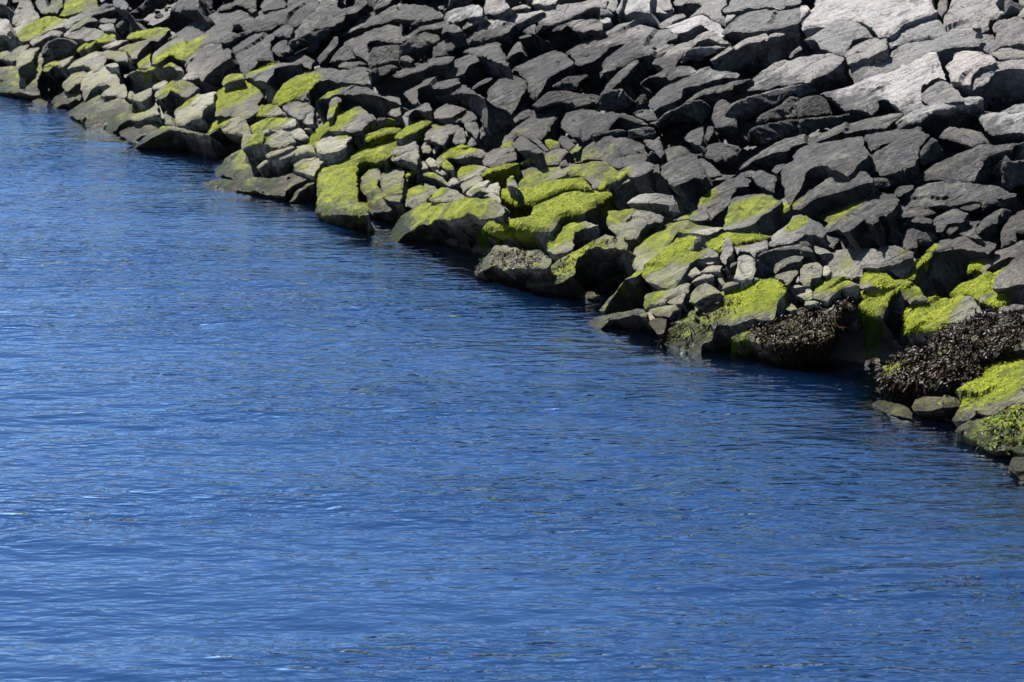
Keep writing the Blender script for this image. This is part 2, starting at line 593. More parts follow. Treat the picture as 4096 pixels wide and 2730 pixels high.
ROCK_TEXT = """
A1 A|0,0 110,0 60,40 0,60
A2 A|100,200 180,90 255,10 330,50 400,140 380,160 270,175 230,215 150,195
A3 A|360,30 430,0 480,20 500,90 440,140 395,80
A4 A|450,140 530,20 600,0 690,0 650,50 590,130 520,120
A5 A|590,140 620,90 760,0 1010,0 1000,60 880,90 700,150
A6 A|0,180 90,200 80,250 100,290 60,360 0,350
A7 A|70,370 110,310 280,220 450,170 720,155 650,230 520,300 440,340 330,400 210,430 190,390 90,385
A8 A|150,240 190,230 200,260 150,270
A9 A|650,290 800,200 940,170 1010,190 900,240 830,290 700,330
A10 A|580,390 700,330 880,280 1060,310 1070,340 1040,380 930,420 840,410 760,400 680,390
A11 A|730,160 960,90 1180,50 1340,65 1380,95 1240,90 980,150 940,172 780,235 700,280 650,265 690,205
A12 A|1150,0 1330,20 1300,52 1180,40
A13 A|1030,60 1110,20 1150,60 1100,75
A14 A d|1400,105 1480,50 1620,0 1840,0 1740,30 1640,60 1560,90 1500,130 1300,165
A15 A|1780,90 1840,40 1920,10 1930,25 1860,80 1800,100
A16 A|1570,220 1650,150 1740,110 1900,50 2040,0 2091,0 2091,120 1950,130 1810,115 1740,120 1640,180 1590,240
A17 A d|1210,260 1290,200 1480,200 1570,225 1540,250 1430,225 1350,300 1280,370 1240,330
A18 A|1020,220 1080,180 1150,200 1220,190 1200,230 1100,240
A19 A|1030,270 1090,242 1180,242 1200,300 1120,320 1070,310
A20 A|780,490 900,410 1010,350 1110,330 1190,350 1200,400 1110,440 1000,440 930,490 860,500 820,530
A21 A d|440,500 500,430 620,395 760,412 840,460 780,510 720,560 640,560 560,600 520,570 430,560
A22 A|1060,490 1200,420 1340,412 1280,440 1230,480 1130,500
A23 A|1310,380 1370,320 1560,270 1730,265 1770,290 1740,330 1690,400 1650,440 1600,430 1480,390 1390,410
A24 A|1230,520 1330,440 1470,405 1550,390 1580,420 1480,510 1420,590 1360,600 1330,540
A25 A|1000,500 1110,520 1310,540 1340,600 1340,650 1240,650 1160,610 1100,600 1060,550
A26 A|1570,490 1700,370 1850,270 1990,190 2091,150 2180,130 2280,100 2450,70 2570,100 2600,150 2510,190 2420,250 2415,300 2480,340 2440,370 2360,400 2280,435 2200,450 2091,480 2000,570 1930,610 1850,610 1780,580 1700,640 1640,670 1590,660 1575,560
A27 A|1420,650 1460,590 1560,540 1572,660 1580,700 1450,712
A28 A t55|1310,740 1450,718 1580,708 1650,675 1790,640 1880,665 1900,700 1760,680 1620,720 1500,740 1400,735 1330,760
A29 A|1090,680 1170,640 1230,660 1240,690 1150,700
A30 A|830,850 900,770 970,720 1060,690 1150,710 1230,760 1240,800 1210,870 1100,870 1000,900 950,930 850,1000
A31 A|1040,980 1100,920 1200,880 1310,885 1330,1000 1300,1030 1200,1000 1080,1000
A32 A|690,715 800,610 900,520 990,500 1060,560 1110,610 1040,680 960,705 880,668 760,690
A33 A t45|450,680 480,660 640,610 770,575 720,640 650,690 590,690 540,690 500,740 450,740
A34 A w|400,960 480,880 600,760 680,710 735,700 720,755 660,820 600,870 520,905 430,980
A35 A|660,870 720,770 800,695 900,682 940,725 880,795 830,845 760,895 680,930 645,910
A36 A w|400,1010 520,915 640,845 670,850 640,890 560,905 480,970 420,1020
A37 A w|0,760 120,690 260,620 400,570 530,560 570,600 460,640 430,680 440,720 400,800 380,880 400,940 300,970 150,970 0,950
A38 A|0,580 80,520 200,470 290,440 240,490 130,570 90,590 0,610
A39 A|150,650 230,540 330,485 400,445 520,380 480,440 380,530 320,590 230,630 170,660
A40 A|300,430 420,360 540,310 660,330 600,370 540,370 460,400 400,435 330,475
A41 A|0,375 60,378 190,405 110,400 0,400
A42 A d|0,450 130,480 100,520 0,560
A43 A w|500,1100 560,1000 700,925 828,855 845,1000 780,1060 740,1085 650,1100 600,1125 530,1130
A44 A w|280,1080 340,1035 420,1025 500,1055 480,1110 380,1120 320,1100
A45 A w|210,1140 260,1105 400,1130 420,1160 300,1170
A46 A w|530,1180 600,1135 740,1092 820,1030 960,980 1060,1000 1180,1000 1290,1025 1390,1080 1280,1128 1180,1178 1060,1228 980,1290 900,1280 780,1220 720,1200 620,1190
A47 A w|960,1340 1000,1292 1150,1205 1280,1135 1410,1085 1540,1030 1620,1040 1650,1100 1660,1180 1680,1230 1560,1240 1440,1280 1330,1250 1240,1290 1200,1330 1100,1380 1000,1380
A48 A|1380,1040 1420,970 1540,900 1600,920 1590,970 1560,1010 1470,1060
A49 A|1605,920 1620,840 1680,815 1760,850 1720,920 1650,970 1605,970
A50 A|1340,960 1370,940 1400,970 1370,1030 1330,1020
A51 A t50|1630,1030 1680,955 1740,880 1800,830 1900,845 1990,870 2070,900 2040,950 1980,1000 1900,1010 1830,960 1780,930 1740,1000 1680,1040
A52 A|1890,825 1950,770 2030,742 2075,770 2060,800 1980,830
A53 A|1830,1090 1900,1050 2000,980 2091,950 2240,945 2235,1060 2160,1100 2110,1170 2091,1200 1980,1240 1900,1290 1840,1300 1825,1200
A54 A t55|1370,1510 1480,1430 1600,1370 1700,1310 1800,1310 1960,1340 2091,1370 2180,1370 2091,1395 1900,1355 1780,1345 1700,1380 1600,1420 1500,1470
A55 A w|1150,1400 1200,1350 1400,1312 1480,1292 1620,1282 1700,1300 1660,1345 1560,1385 1480,1400 1380,1470 1290,1480 1200,1430
A56 A|1720,1170 1780,1230 1820,1280 1810,1305 1720,1300
A57 A t45|1930,620 2000,575 2091,500 2190,455 2290,455 2380,480 2410,530 2390,590 2320,640 2260,690 2190,740 2120,790 2091,825 2060,800 1960,760 1920,700
B2 B d|0,0 100,0 140,100 60,120 0,110
B3 B|170,90 240,40 340,20 480,0 640,0 560,30 470,50 380,40 310,80 200,110
B4 B|340,260 440,180 620,110 800,60 940,10 960,0 1200,0 1230,40 1190,90 1100,130 1040,170 960,195 860,200 760,215 640,235 540,285 460,290 400,250
B4b B|490,100 530,80 600,100 540,128
B5 B|620,60 760,10 900,0 880,30 720,75 640,95
B6 B t55|1000,290 1080,200 1200,110 1240,60 1270,0 1440,0 1430,60 1480,90 1600,50 1690,10 1740,30 1680,90 1640,120 1520,140 1500,200 1420,240 1400,270 1200,290 1130,330 1060,370 920,390 940,330
B7 B|290,480 420,410 560,360 740,340 870,245 960,250 970,290 930,370 890,388 860,370 780,370 740,420 730,500 750,580 680,600 600,620 560,670 480,730 420,730 390,640 350,560 320,510
B8 B|745,520 780,450 890,400 910,440 900,540 850,570 780,560
B9 B d|210,430 360,360 480,325 640,275 780,225 900,205 980,212 960,240 860,240 760,320 560,350 420,400 280,470
B10 B|890,620 960,560 1060,470 1110,450 1135,470 1080,545 1130,585 1190,620 1140,690 1080,690 1060,660 1000,640 930,630
B11 B d|930,560 930,420 1130,345 1400,280 1350,350 1260,430 1240,500 1190,560 1110,535 1140,450 1070,445
B12 B|1420,360 1540,260 1700,170 1850,100 2000,60 2130,50 2320,25 2400,30 2490,80 2470,110 2380,130 2091,190 2000,200 1900,245 1780,265 1640,305 1540,345 1460,380
B13 B|1790,60 1850,30 1960,0 2091,0 1990,20 1940,60 1860,85 1810,98
B14 B|1490,450 1540,372 1660,325 1800,285 1950,255 2091,245 2091,400 1990,410 1880,410 1780,430 1740,460 1765,565 1735,590 1640,570 1580,500
B15 B d|1350,650 1400,560 1470,480 1530,440 1580,485 1660,555 1720,605 1600,630 1480,640
B16 B|1220,610 1260,560 1340,480 1400,390 1440,380 1450,440 1380,520 1300,590 1230,640
B17 B|1420,650 1560,642 1640,642 1740,632 1750,655 1640,675 1580,705 1440,700
B18 B|730,1060 800,980 860,890 940,810 1040,730 1120,712 1280,695 1400,680 1440,705 1560,715 1740,690 1760,760 1790,870 1700,870 1560,860 1460,840 1340,830 1230,880 1170,940 1140,1030 1130,1055 1000,1040 850,1085 790,1080
B19 B t50|465,770 560,680 650,630 780,640 930,640 1060,675 1000,690 860,690 780,715 760,780 690,860 580,820 480,810
B20 B|220,860 260,800 350,760 450,760 460,800 400,825 320,848 240,878
B21 B|150,1200 155,1000 170,930 260,885 420,812 620,870 720,890 640,970 590,1060 600,1105 560,1145 480,1190 420,1215 320,1185
B22 B|570,1140 620,1085 700,1060 790,1092 860,1150 900,1190 820,1190 700,1215 620,1210 520,1230 460,1212 560,1172
B23 B|850,1095 1000,1055 1130,1062 1190,1120 1180,1170 1110,1178 1080,1230 1000,1230 940,1180
B24 B|510,1310 530,1260 620,1232 820,1218 990,1236 1010,1270 990,1310 880,1330 800,1340 720,1350 690,1390 560,1400 540,1350
B25 B|1080,1280 1110,1185 1180,1180 1180,1290 1130,1300
B25b B|1080,1340 1180,1305 1170,1350 1100,1350
B26 B t55|1195,1030 1290,960 1300,910 1450,895 1640,900 1760,920 1890,985 1640,983 1500,980 1400,970 1340,1005 1240,1010
B26b B t40|1320,1250 1330,1150 1380,985 1490,992 1450,1050 1400,1180 1380,1220
B26c B|1880,995 1960,990 2091,1020 2091,1070 1980,1050
B27 B|1100,1460 1160,1390 1280,1310 1400,1230 1500,1180 1570,1140 1600,1095 1640,1090 1720,1150 1850,1230 1760,1270 1720,1310 1690,1350 1580,1385 1460,1370 1340,1375 1260,1415 1190,1500 1110,1495
B29 B|1590,1395 1700,1370 1715,1390 1660,1450 1610,1470
B30 B d|1690,1340 1760,1285 1800,1290 1870,1232 1960,1230 2091,1260 2091,1295 1960,1310 1880,1330 1820,1370 1730,1380
B31 B|1960,1190 2000,1140 2091,1115 2091,1180 2040,1200
B32 B|1720,1430 1760,1395 1900,1345 2091,1302 2060,1360 1960,1390 1840,1430 1740,1460
B33 B t50|0,1450 60,1320 150,1240 280,1192 400,1202 480,1250 505,1300 500,1370 440,1390 300,1390 230,1370 200,1330 150,1350 80,1400 30,1470
B35 B t45|1810,890 1870,840 1960,790 2091,728 2230,665 2400,622 2570,582 2655,578 2620,630 2560,660 2460,680 2290,750 2091,800 1960,800 1880,870
B36 B d|1770,560 1800,500 1900,470 2091,460 2091,640 2000,650 1880,675 1780,715 1750,640
B37 B d|1760,740 1900,685 2000,665 2085,705 1980,760 1860,830 1800,850
C0 C|0,350 110,310 240,270 400,232 550,190 740,172 640,225 560,222 440,290 300,310 200,330 60,380 0,400
C1 C d|510,40 560,10 650,0 880,0 740,40 620,70 500,90 470,108
C2 C|430,150 470,112 620,80 760,50 820,50 860,90 860,160 760,168 680,190 620,218 560,218 480,200 450,180
C3 C t50|870,90 890,20 920,0 1070,0 1110,30 1150,70 1060,110 960,130 880,150
C5 C|400,60 460,60 450,90 410,100
C6 C|420,330 440,280 500,240 560,240 610,270 650,300 560,330 490,310
C7 C|640,280 700,220 780,170 880,165 890,190 800,235 700,285 670,300
C8 C t45|200,530 340,460 480,380 620,310 760,245 900,185 1020,130 1110,120 1200,112 1320,95 1480,80 1500,110 1430,138 1340,175 1250,235 1180,270 1120,330 1060,350 940,370 840,400 740,420 640,430 520,480 430,510 350,540 280,550
C9 C|1110,108 1180,75 1300,45 1360,60 1340,85 1200,100
C10 C|1370,30 1400,0 1720,0 1620,28 1520,58 1400,42
C10b C|1260,230 1340,182 1440,142 1560,100 1660,62 1800,50 1960,20 2091,10 2180,20 2150,90 2060,75 2010,82 1900,130 1760,178 1620,225 1460,250 1420,222 1300,258
C11 C|1260,330 1320,272 1400,225 1420,270 1410,345 1330,348
C12 C t60|1260,408 1400,370 1540,320 1660,268 1760,228 1800,195 1900,172 2000,165 2091,170 2091,270 1980,290 1920,340 1830,310 1740,255 1680,300 1560,325 1400,390
C13 C d|1425,262 1600,235 1760,185 1900,138 2010,90 2040,105 1960,142 1860,165 1760,220 1640,258 1500,318 1425,348
C14 C|1110,600 1160,520 1230,415 1260,425 1290,540 1240,540 1180,580 1120,630
C14b C|1235,400 1340,352 1420,352 1380,375 1260,405
C15 C|650,460 700,430 860,430 1030,415 1050,470 1100,580 1110,615 1030,605 980,612 900,595 820,585 740,558 650,540
C16 C|780,585 900,602 1030,612 1000,650 930,670 880,640 800,612
C17 C|440,800 490,720 560,635 620,565 700,548 775,565 830,610 770,650 700,700 660,750 580,770 480,790
C18 C d|50,450 150,370 260,330 400,350 420,400 380,440 280,480 200,525 100,530 0,555 0,470
C19 C d|100,260 180,210 280,220 300,240 240,268 180,280
C19b C d|0,250 60,230 90,260 60,300 0,320
C20 C|0,590 60,565 140,610 100,640 0,620
C20b C d|340,560 355,480 385,480 500,550 515,575 340,615
C21 C|740,910 800,830 850,740 960,690 1080,650 1220,620 1420,610 1500,550 1590,510 1690,525 1740,560 1800,620 1810,680 1700,720 1600,790 1530,870 1470,920 1400,980 1330,930 1318,850 1250,762 1130,725 1020,775 980,810 900,860 820,880 760,930
C22 C h10|780,1140 860,1050 910,990 890,940 960,880 990,810 1050,750 1130,730 1220,760 1290,810 1310,870 1290,930 1230,1020 1170,1110 1100,1200 1020,1240 900,1290 830,1230
C23 C|1695,500 1830,410 1960,350 2091,280 2291,225 2450,240 2610,245 2690,285 2580,320 2440,380 2300,440 2180,490 2091,560 2000,620 1900,670 1840,690 1805,600 1745,540
C24 C|30,970 100,930 230,880 280,830 400,805 500,810 600,780 630,860 540,900 420,915 300,905 200,930 170,1000 180,1030 100,1030 60,1000
C25 C|300,1020 340,970 480,920 600,882 660,882 720,930 880,1000 770,972 680,980 560,990 440,1010 340,1030 310,1050
C26 C|40,1200 90,1140 160,1090 310,1070 320,1130 240,1150 150,1150 80,1220
C27 C|340,1190 380,1100 440,1078 560,1100 690,1130 620,1180 540,1230 420,1240 350,1220
C28 C|-60,1440 0,1330 80,1280 220,1220 300,1240 330,1260 270,1310 190,1370 100,1400 0,1440
C29 C|260,1390 300,1300 350,1265 480,1260 585,1275 630,1310 600,1360 520,1400 470,1470 440,1500 370,1490 280,1450 250,1440
C30 C|470,1250 560,1200 680,1150 715,1135 700,1190 640,1250 580,1268
C31 C h6|630,1240 690,1180 740,1130 800,1220 810,1320 770,1390 700,1340 650,1275
C32 C|550,1480 590,1375 640,1335 670,1360 690,1470 650,1500 580,1500
C33 C|672,1375 700,1345 720,1370 730,1410 690,1420
C34 C t50|690,1500 760,1420 860,1340 960,1280 1080,1220 1220,1170 1330,1130 1420,1110 1430,1150 1330,1200 1220,1265 1130,1300 1100,1350 1020,1330 940,1370 860,1420 800,1490 720,1530
C35 C|1040,1490 1090,1400 1180,1325 1330,1235 1480,1145 1600,1105 1700,1075 1670,1160 1620,1230 1580,1290 1530,1390 1480,1430 1380,1440 1300,1425 1220,1395 1190,1420 1160,1530 1080,1530
C36 C d|1370,1090 1460,1020 1560,960 1700,945 1800,962 2091,975 2091,1085 1960,1095 1840,1125 1800,1085 1720,1075 1600,1095 1460,1125
C37 C|1690,1260 1730,1180 1900,1125 2091,1170 2211,1172 2350,1182 2610,1290 2520,1290 2290,1225 2230,1280 2170,1340 2091,1390 2000,1395 1940,1430 1880,1440 1800,1420 1730,1380 1680,1330
C39 C d|1590,910 1660,850 1780,790 1960,770 1970,800 1900,850 1860,930 1760,940 1660,930
C40 C|1310,995 1340,965 1370,1000 1330,1080 1300,1130 1235,1145 1290,1070
C41 C|750,1120 800,1030 850,1022 830,1060 775,1135
D1 D|0,0 170,0 160,60 120,100 60,80 0,60
D1b D d|0,72 60,92 160,150 120,170 0,160
D1c D|0,172 100,182 120,218 60,235 0,245
D2 D|160,105 200,50 270,0 225,65 180,125
D2b D|220,85 290,12 340,0 600,0 480,58 380,78 300,95 240,108
D3 D t45|160,165 230,122 340,98 460,74 600,44 720,20 750,50 750,100 640,120 520,130 400,150 280,140 190,145
D4 D|500,40 560,10 740,0 715,16 620,34
D5 D t50|755,20 900,0 1180,0 1100,40 1000,25 900,20 840,40 765,45
D6 D|880,180 960,122 1060,64 1180,0 1300,0 1320,60 1260,110 1290,160 1300,240 1220,222 1140,165 1085,138
D7 D|660,278 780,242 900,192 1000,165 1080,150 1160,195 1290,255 1270,300 1240,320 1150,310 1060,258 990,290 900,335 770,345 720,310
D8 D|10,650 60,570 160,500 280,420 400,380 480,310 600,285 690,285 740,345 820,355 800,390 700,412 690,440 760,460 740,500 680,530 620,575 560,585 540,560 430,580 350,600 250,680 150,705 60,745 20,720
D9 D|600,250 680,200 780,150 870,140 900,170 800,210 720,248 640,268
D10 D t45|1280,110 1350,40 1430,0 2091,0 2091,30 1980,55 1880,78 1720,60 1640,75 1540,85 1480,112 1420,125 1300,140
D11 D|1300,200 1330,152 1400,138 1415,158 1370,200 1310,230
D12 D t45|1260,340 1320,240 1420,158 1500,118 1600,95 1760,95 1880,85 1980,62 2091,40 2140,60 2120,160 2060,230 1960,260 1860,290 1740,310 1620,330 1500,340 1380,330
D13 D|690,540 820,462 930,432 1020,370 1130,325 1200,335 1260,390 1380,465 1260,450 1130,400 1030,420 950,500 870,545 855,575 780,680 650,690 540,650 565,595 625,580
D14 D d|862,580 900,522 1000,492 1150,482 1330,480 1240,520 1160,570 1080,600 1060,640 960,620 862,650
D15 D t60|1140,590 1250,530 1360,470 1480,420 1600,380 1740,340 1760,375 1860,320 1990,260 2091,290 2091,320 1990,330 1880,380 1760,400 1680,440 1560,440 1420,500 1300,560 1180,600
D16 D t45|0,960 80,860 180,760 290,665 390,605 400,640 330,720 280,780 200,860 100,930 20,970
D17 D d|50,755 150,712 215,690 180,740 80,762
D18 D|400,830 440,770 560,740 700,700 930,680 1000,720 960,755 860,778 740,825 640,810 540,790 460,810 410,870
D19 D|500,1100 560,960 660,890 780,840 900,772 1020,735 1160,708 1240,742 1340,722 1450,742 1420,780 1300,800 1160,850 1040,880 960,890 870,930 840,1020 760,1060 640,1100 560,1150
D20 D|920,1040 1000,970 1080,930 1240,890 1400,850 1500,830 1580,815 1500,860 1400,890 1380,920 1240,960 1100,990 1000,1030 840,1110
D21 D|1440,940 1540,860 1640,790 1740,700 1820,640 1920,600 2000,612 2091,585 2240,550 2440,540 2520,560 2500,640 2440,720 2370,765 2270,800 2190,850 2091,860 1980,880 1860,890 1760,940 1650,960 1500,940
D22 D|1970,590 2000,540 2091,475 2110,500 2040,560 2000,602
D23 D d|1390,1080 1450,1030 1650,980 1850,930 2000,893 2200,864 2440,850 2560,872 2480,900 2300,950 2091,998 1990,1000 1900,1080 1760,1125 1640,1165 1520,1185 1450,1120
D24 D h8|1150,1220 1180,1130 1210,1060 1240,1020 1300,1040 1380,1090 1460,1160 1500,1200 1440,1250 1440,1330 1300,1330 1200,1320 1180,1270
D25 D d|590,1260 680,1180 800,1130 900,1070 1060,1030 1180,1100 1150,1200 1090,1290 1000,1250 900,1190 780,1170 700,1240 600,1290
D27 D d|10,980 100,940 230,920 280,990 360,1060 300,1130 200,1150 60,1150 0,1100
D28 D d|365,1060 420,990 480,970 500,1080 400,1108
D29 D|340,1180 440,1112 560,1160 600,1240 500,1258 400,1220
D33 D d|1640,1260 1680,1190 1840,1120 1900,1085 1980,1008 2091,1005 2091,1228 1960,1238 1700,1278
D34 D d|1560,1370 1640,1320 1760,1285 2091,1245 2091,1420 1900,1440 1750,1500 1640,1400
E1 E|0,40 50,25 100,90 60,140 0,190
E2 E|0,200 60,135 140,80 160,0 1370,0 1380,60 1430,110 1350,155 1200,195 1070,235 960,325 870,350 800,360 780,320 740,250 660,230 560,210 450,190 380,225 290,265 180,270 100,290 20,310
E3 E|50,440 160,380 280,290 400,215 440,198 560,222 660,252 750,350 680,370 560,400 500,470 470,540 340,540 220,520 200,470 160,430 100,440
E4 E|465,600 485,540 565,445 680,382 855,355 915,405 900,510 780,560 640,598 500,650
E5 E|865,378 960,335 1080,258 1200,205 1380,158 1480,230 1520,330 1440,370 1300,390 1180,420 1080,470 980,500 920,500 920,420
E6 E|1485,240 1530,120 1560,40 1600,0 2110,0 2160,60 2140,120 2090,155 1980,190 1960,270 1880,295 1820,285 1700,305 1540,330
E7 E|1440,60 1500,0 1560,0 1530,95 1475,180 1435,120
E8 E h6|1790,288 1850,200 1890,285
E9 E d|2130,0 2230,30 2342,90 2342,100 2180,138 2105,148 2155,90
E9b E|2155,150 2342,105 2342,180 2240,172
E10 E|1975,225 2050,175 2150,165 2342,195 2342,420 2200,445 2080,465 1980,545 1905,510 1962,440 2025,390 2025,330
E11 E|480,650 640,595 820,555 990,522 1100,455 1240,425 1400,388 1560,335 1700,312 1880,302 1990,320 2020,380 1960,430 1850,450 1700,470 1560,490 1440,520 1360,560 1280,615 1180,675 1100,695 1040,705 900,735 760,775 660,790 560,790 510,710
E12 E|1520,700 1580,650 1620,560 1700,500 1760,480 1840,510 1920,540 1975,560 2050,605 1990,640 1880,680 1800,735 1740,815 1640,850 1580,840
E13 E|1985,555 2080,505 2240,482 2342,480 2342,560 2230,605 2070,608 2010,582
E14 E t60|1640,910 1720,815 1800,745 1900,695 2020,645 2160,615 2342,605 2342,680 2200,710 2060,750 1990,790 1980,840 1920,890 1840,920 1740,940 1690,920
E15 E|200,970 300,930 440,880 560,830 700,765 880,725 1040,712 1160,692 1260,632 1360,562 1440,570 1460,650 1500,760 1520,820 1440,805 1380,830 1300,890 1255,1000 1300,1090 1240,1108 1160,1145 1060,1140 980,1080 900,1050 820,1060 810,1130 740,1170 640,1150 480,1160 420,1100 380,1080 320,1020
E17 E h6|1262,1010 1325,905 1440,820 1540,850 1640,930 1700,1020 1600,1030 1460,1050 1340,1085
E18 E d|0,1012 100,995 200,990 300,1035 370,1110 380,1190 200,1215 0,1228
E19 E d|0,1242 200,1215 400,1204 560,1175 660,1165 710,1210 600,1265 400,1305 200,1350 0,1395
E21 E t60|990,1230 1060,1182 1200,1135 1360,1085 1560,1040 1740,1010 1860,985 1900,1010 1830,1070 1740,1100 1600,1130 1420,1160 1300,1230 1260,1275 1120,1295 1010,1330
E22 E|1860,1180 1870,1120 1950,1125 2100,1155 2200,1185 2342,1170 2342,1340 2200,1380 2060,1410 1960,1370 1890,1290
E22b E|2080,1130 2200,1090 2342,1040 2342,1160 2200,1175
E24 E|2160,1440 2342,1362 2342,1440 2240,1450
F1 F t45|690,240 710,90 800,90 960,80 1120,35 1200,70 1260,170 1190,200 1080,225 1000,215 900,185 820,205
F1b F w|300,490 390,420 480,370 600,290 720,245 830,215 920,240 980,300 930,340 880,400 830,450 810,520 700,550 600,540 470,520
F2 F|1165,30 1300,20 1350,60 1390,100 1310,140 1235,130 1195,80
F3 F t50|850,430 920,365 980,340 1100,285 1230,222 1350,195 1430,210 1460,270 1380,270 1240,310 1160,350 1060,370 960,380 870,450
F3b F|940,310 1020,250 1120,210 1210,200 1245,218 1160,265 1060,308 950,335
F4 F|1230,370 1300,322 1440,302 1600,292 1690,285 1600,340 1520,405 1470,480 1455,530 1380,515 1300,485 1240,475
F5 F w|250,650 290,600 420,570 600,560 860,545 1100,530 1240,492 1390,522 1410,550 1330,600 1240,640 1170,690 1150,740 1050,740 940,720 780,690 600,680 440,670 330,670
F6 F t45|1180,770 1250,700 1340,622 1420,555 1460,540 1463,600 1380,640 1290,700 1220,760
F7 F t60 h6|1465,560 1480,480 1540,400 1640,340 1740,260 1830,200 1950,160 2091,150 2200,130 2300,80 2400,20 2470,-10 2620,-10 2580,50 2480,100 2390,130 2310,190 2250,260 2190,330 2100,350 1980,330 1900,370 1870,470 1885,600 1890,700 1870,760 1990,775 1990,860 1900,880 1750,890 1580,890 1460,870 1470,700
F7b F|1890,400 1960,382 2060,420 2130,440 2140,530 2110,620 2200,700 2320,760 2330,830 2200,875 2050,890 2005,860 2010,760 1960,700 1915,640 1890,560
F8 F|1460,220 1500,150 1560,92 1700,80 1840,90 1850,130 1790,170 1790,220 1700,260 1560,288 1480,288
F10 F w|2160,930 2230,885 2310,870 2330,900 2240,950 2210,980
G0 G|60,490 110,400 200,390 250,430 310,500 300,560 275,640 245,760 150,780 80,740 50,600 50,540
G2 G t50|150,340 200,240 270,160 340,118 410,132 440,185 460,300 420,380 300,350 220,350
G4 G|480,240 500,190 540,160 580,200 590,250 560,280 500,290
G4b G|600,240 640,190 680,230 650,260 610,300
G4c G|420,370 440,345 540,390 550,440 480,460 420,440
G4d G|510,360 560,330 635,370 635,420 570,430
G5 G t50|640,360 680,280 750,210 830,190 930,195 1000,232 1060,235 1150,250 1180,280 1100,310 990,310 860,340 770,330 710,370 650,420
G6 G|690,390 740,352 820,430 740,460 690,430
G6b G|620,460 680,412 738,455 760,500 700,520 640,490
G7 G t50|300,590 330,520 380,465 440,465 490,490 550,475 620,490 700,540 760,580 750,600 640,560 500,520 420,490 360,540 330,580
G8 G|260,760 270,680 310,610 390,575 480,590 600,620 650,645 600,690 550,750 460,830 380,840 300,850 250,820
G9 G|760,600 780,560 830,535 870,560 880,590 820,620 770,640
G10 G|550,785 600,700 680,642 760,645 860,692 940,740 940,775 820,788 700,795 620,795
G11 G|855,430 900,400 1010,405 1200,435 1110,490 1120,570 1050,630 960,665 910,690 880,580 860,500
G12 G t45|1112,510 1180,452 1270,420 1400,410 1510,402 1420,440 1300,460 1200,490 1130,520
G13 G|960,690 1020,632 1080,595 1180,580 1220,600 1280,590 1310,640 1290,710 1200,700 1100,685 1060,700 1000,740 950,730
G14 G|1100,705 1220,705 1300,740 1310,800 1240,775 1165,730
G15 G w t60|130,1190 160,1140 210,1060 230,1000 320,910 440,845 600,800 760,805 900,785 1060,755 1180,722 1250,740 1290,790 1270,870 1150,880 1060,890 940,890 860,930 770,960 620,950 560,1000 440,1040 400,1080 300,1140 230,1200 140,1230
G16 G t50|1310,670 1420,645 1660,645 1720,605 1850,562 2000,542 2150,528 2195,562 2260,640 2100,630 1960,650 1860,700 1780,735 1660,800 1500,830 1370,790 1310,730
G17 G t65 h6|1110,1060 1190,990 1350,960 1600,930 1640,850 1720,785 1850,715 1960,670 2200,658 2440,655 2460,690 2340,780 2240,830 2180,890 2100,905 2000,912 1920,945 1880,1010 1830,1080 1700,1080 1560,1060 1400,1050 1260,1080 1140,1070
G18 G t50|1800,1300 1830,1130 1890,1015 1940,948 2050,918 2160,930 2200,1000 2340,1055 2190,1075 2080,1120 2070,1290 2000,1330 1880,1335
G19 G t40|1010,1550 1050,1460 1120,1400 1190,1340 1260,1250 1340,1250 1450,1270 1600,1300 1780,1320 1830,1370 1760,1440 1640,1480 1500,1490 1300,1490 1240,1480 1130,1540
G20 G t50|1580,1600 1740,1480 1900,1375 2080,1305 2250,1215 2391,1150 2571,1150 2640,1210 2620,1300 2520,1280 2400,1290 2300,1260 2220,1300 2140,1380 2090,1480 2070,1568 1950,1640 1800,1680 1620,1700 1560,1660
G21 G|1430,500 1500,430 1640,395 1760,425 1900,425 2020,405 2150,385 2300,380 2460,405 2520,440 2480,480 2352,590 2265,630 2205,555 2130,520 1980,535 1850,555 1720,598 1640,630 1500,632 1460,560
G22 G h5|1370,630 1400,540 1425,480 1490,640
G23 G t45|1515,395 1600,342 1740,282 1900,238 1990,242 2020,270 1960,340 1900,400 1830,412 1700,395 1640,375
G24 G|1110,370 1150,310 1240,250 1350,222 1440,207 1480,260 1470,330 1380,370 1320,400 1200,430 1140,410
G25 G h8|1430,170 1470,95 1560,120 1680,210 1770,280 1690,300 1580,250 1500,260 1440,220
G26 G|1640,145 1700,140 1780,220 1820,270 1770,270
G27 G|1765,150 1820,135 1930,180 1930,230 1830,245 1785,200
G28 G|1900,130 1940,75 2000,105 2090,210 2020,250 1945,200
G29 G|2080,385 2150,270 2220,180 2331,118 2500,132 2691,137 2780,160 2815,260 2820,350 2730,370 2650,388 2540,435 2450,398 2350,360 2230,350 2130,375
G30 G|2030,272 2100,222 2165,212 2120,280 2050,290
G31 G h4|1920,420 1980,340 2030,410
H1 H d|180,115 300,60 450,38 530,42 540,110 450,125 320,108
H1b H d|550,50 700,22 820,12 860,70 830,130 700,133 560,128
H2 H|705,150 740,132 830,150 880,112 920,260 880,310 820,260 750,210
H3 H d|750,320 800,262 880,320 880,395 780,370
H4 H|190,640 260,580 340,530 430,480 520,430 600,390 760,362 820,390 820,440 740,490 660,530 560,530 540,500 450,570 350,600 280,640
H5 H t55|390,680 440,602 520,548 640,522 760,485 860,410 885,400 885,500 800,500 700,530 600,570 500,620 420,660
H6 H h10|890,480 885,380 910,280 980,240 1060,225 1140,230 1200,280 1280,350 1340,430 1355,500 1330,550 1240,560 1180,610 1100,660 1040,670 980,620 960,560 910,530
H7 H|1245,305 1300,300 1360,352 1450,430 1530,515 1440,540 1345,552 1360,480 1310,400
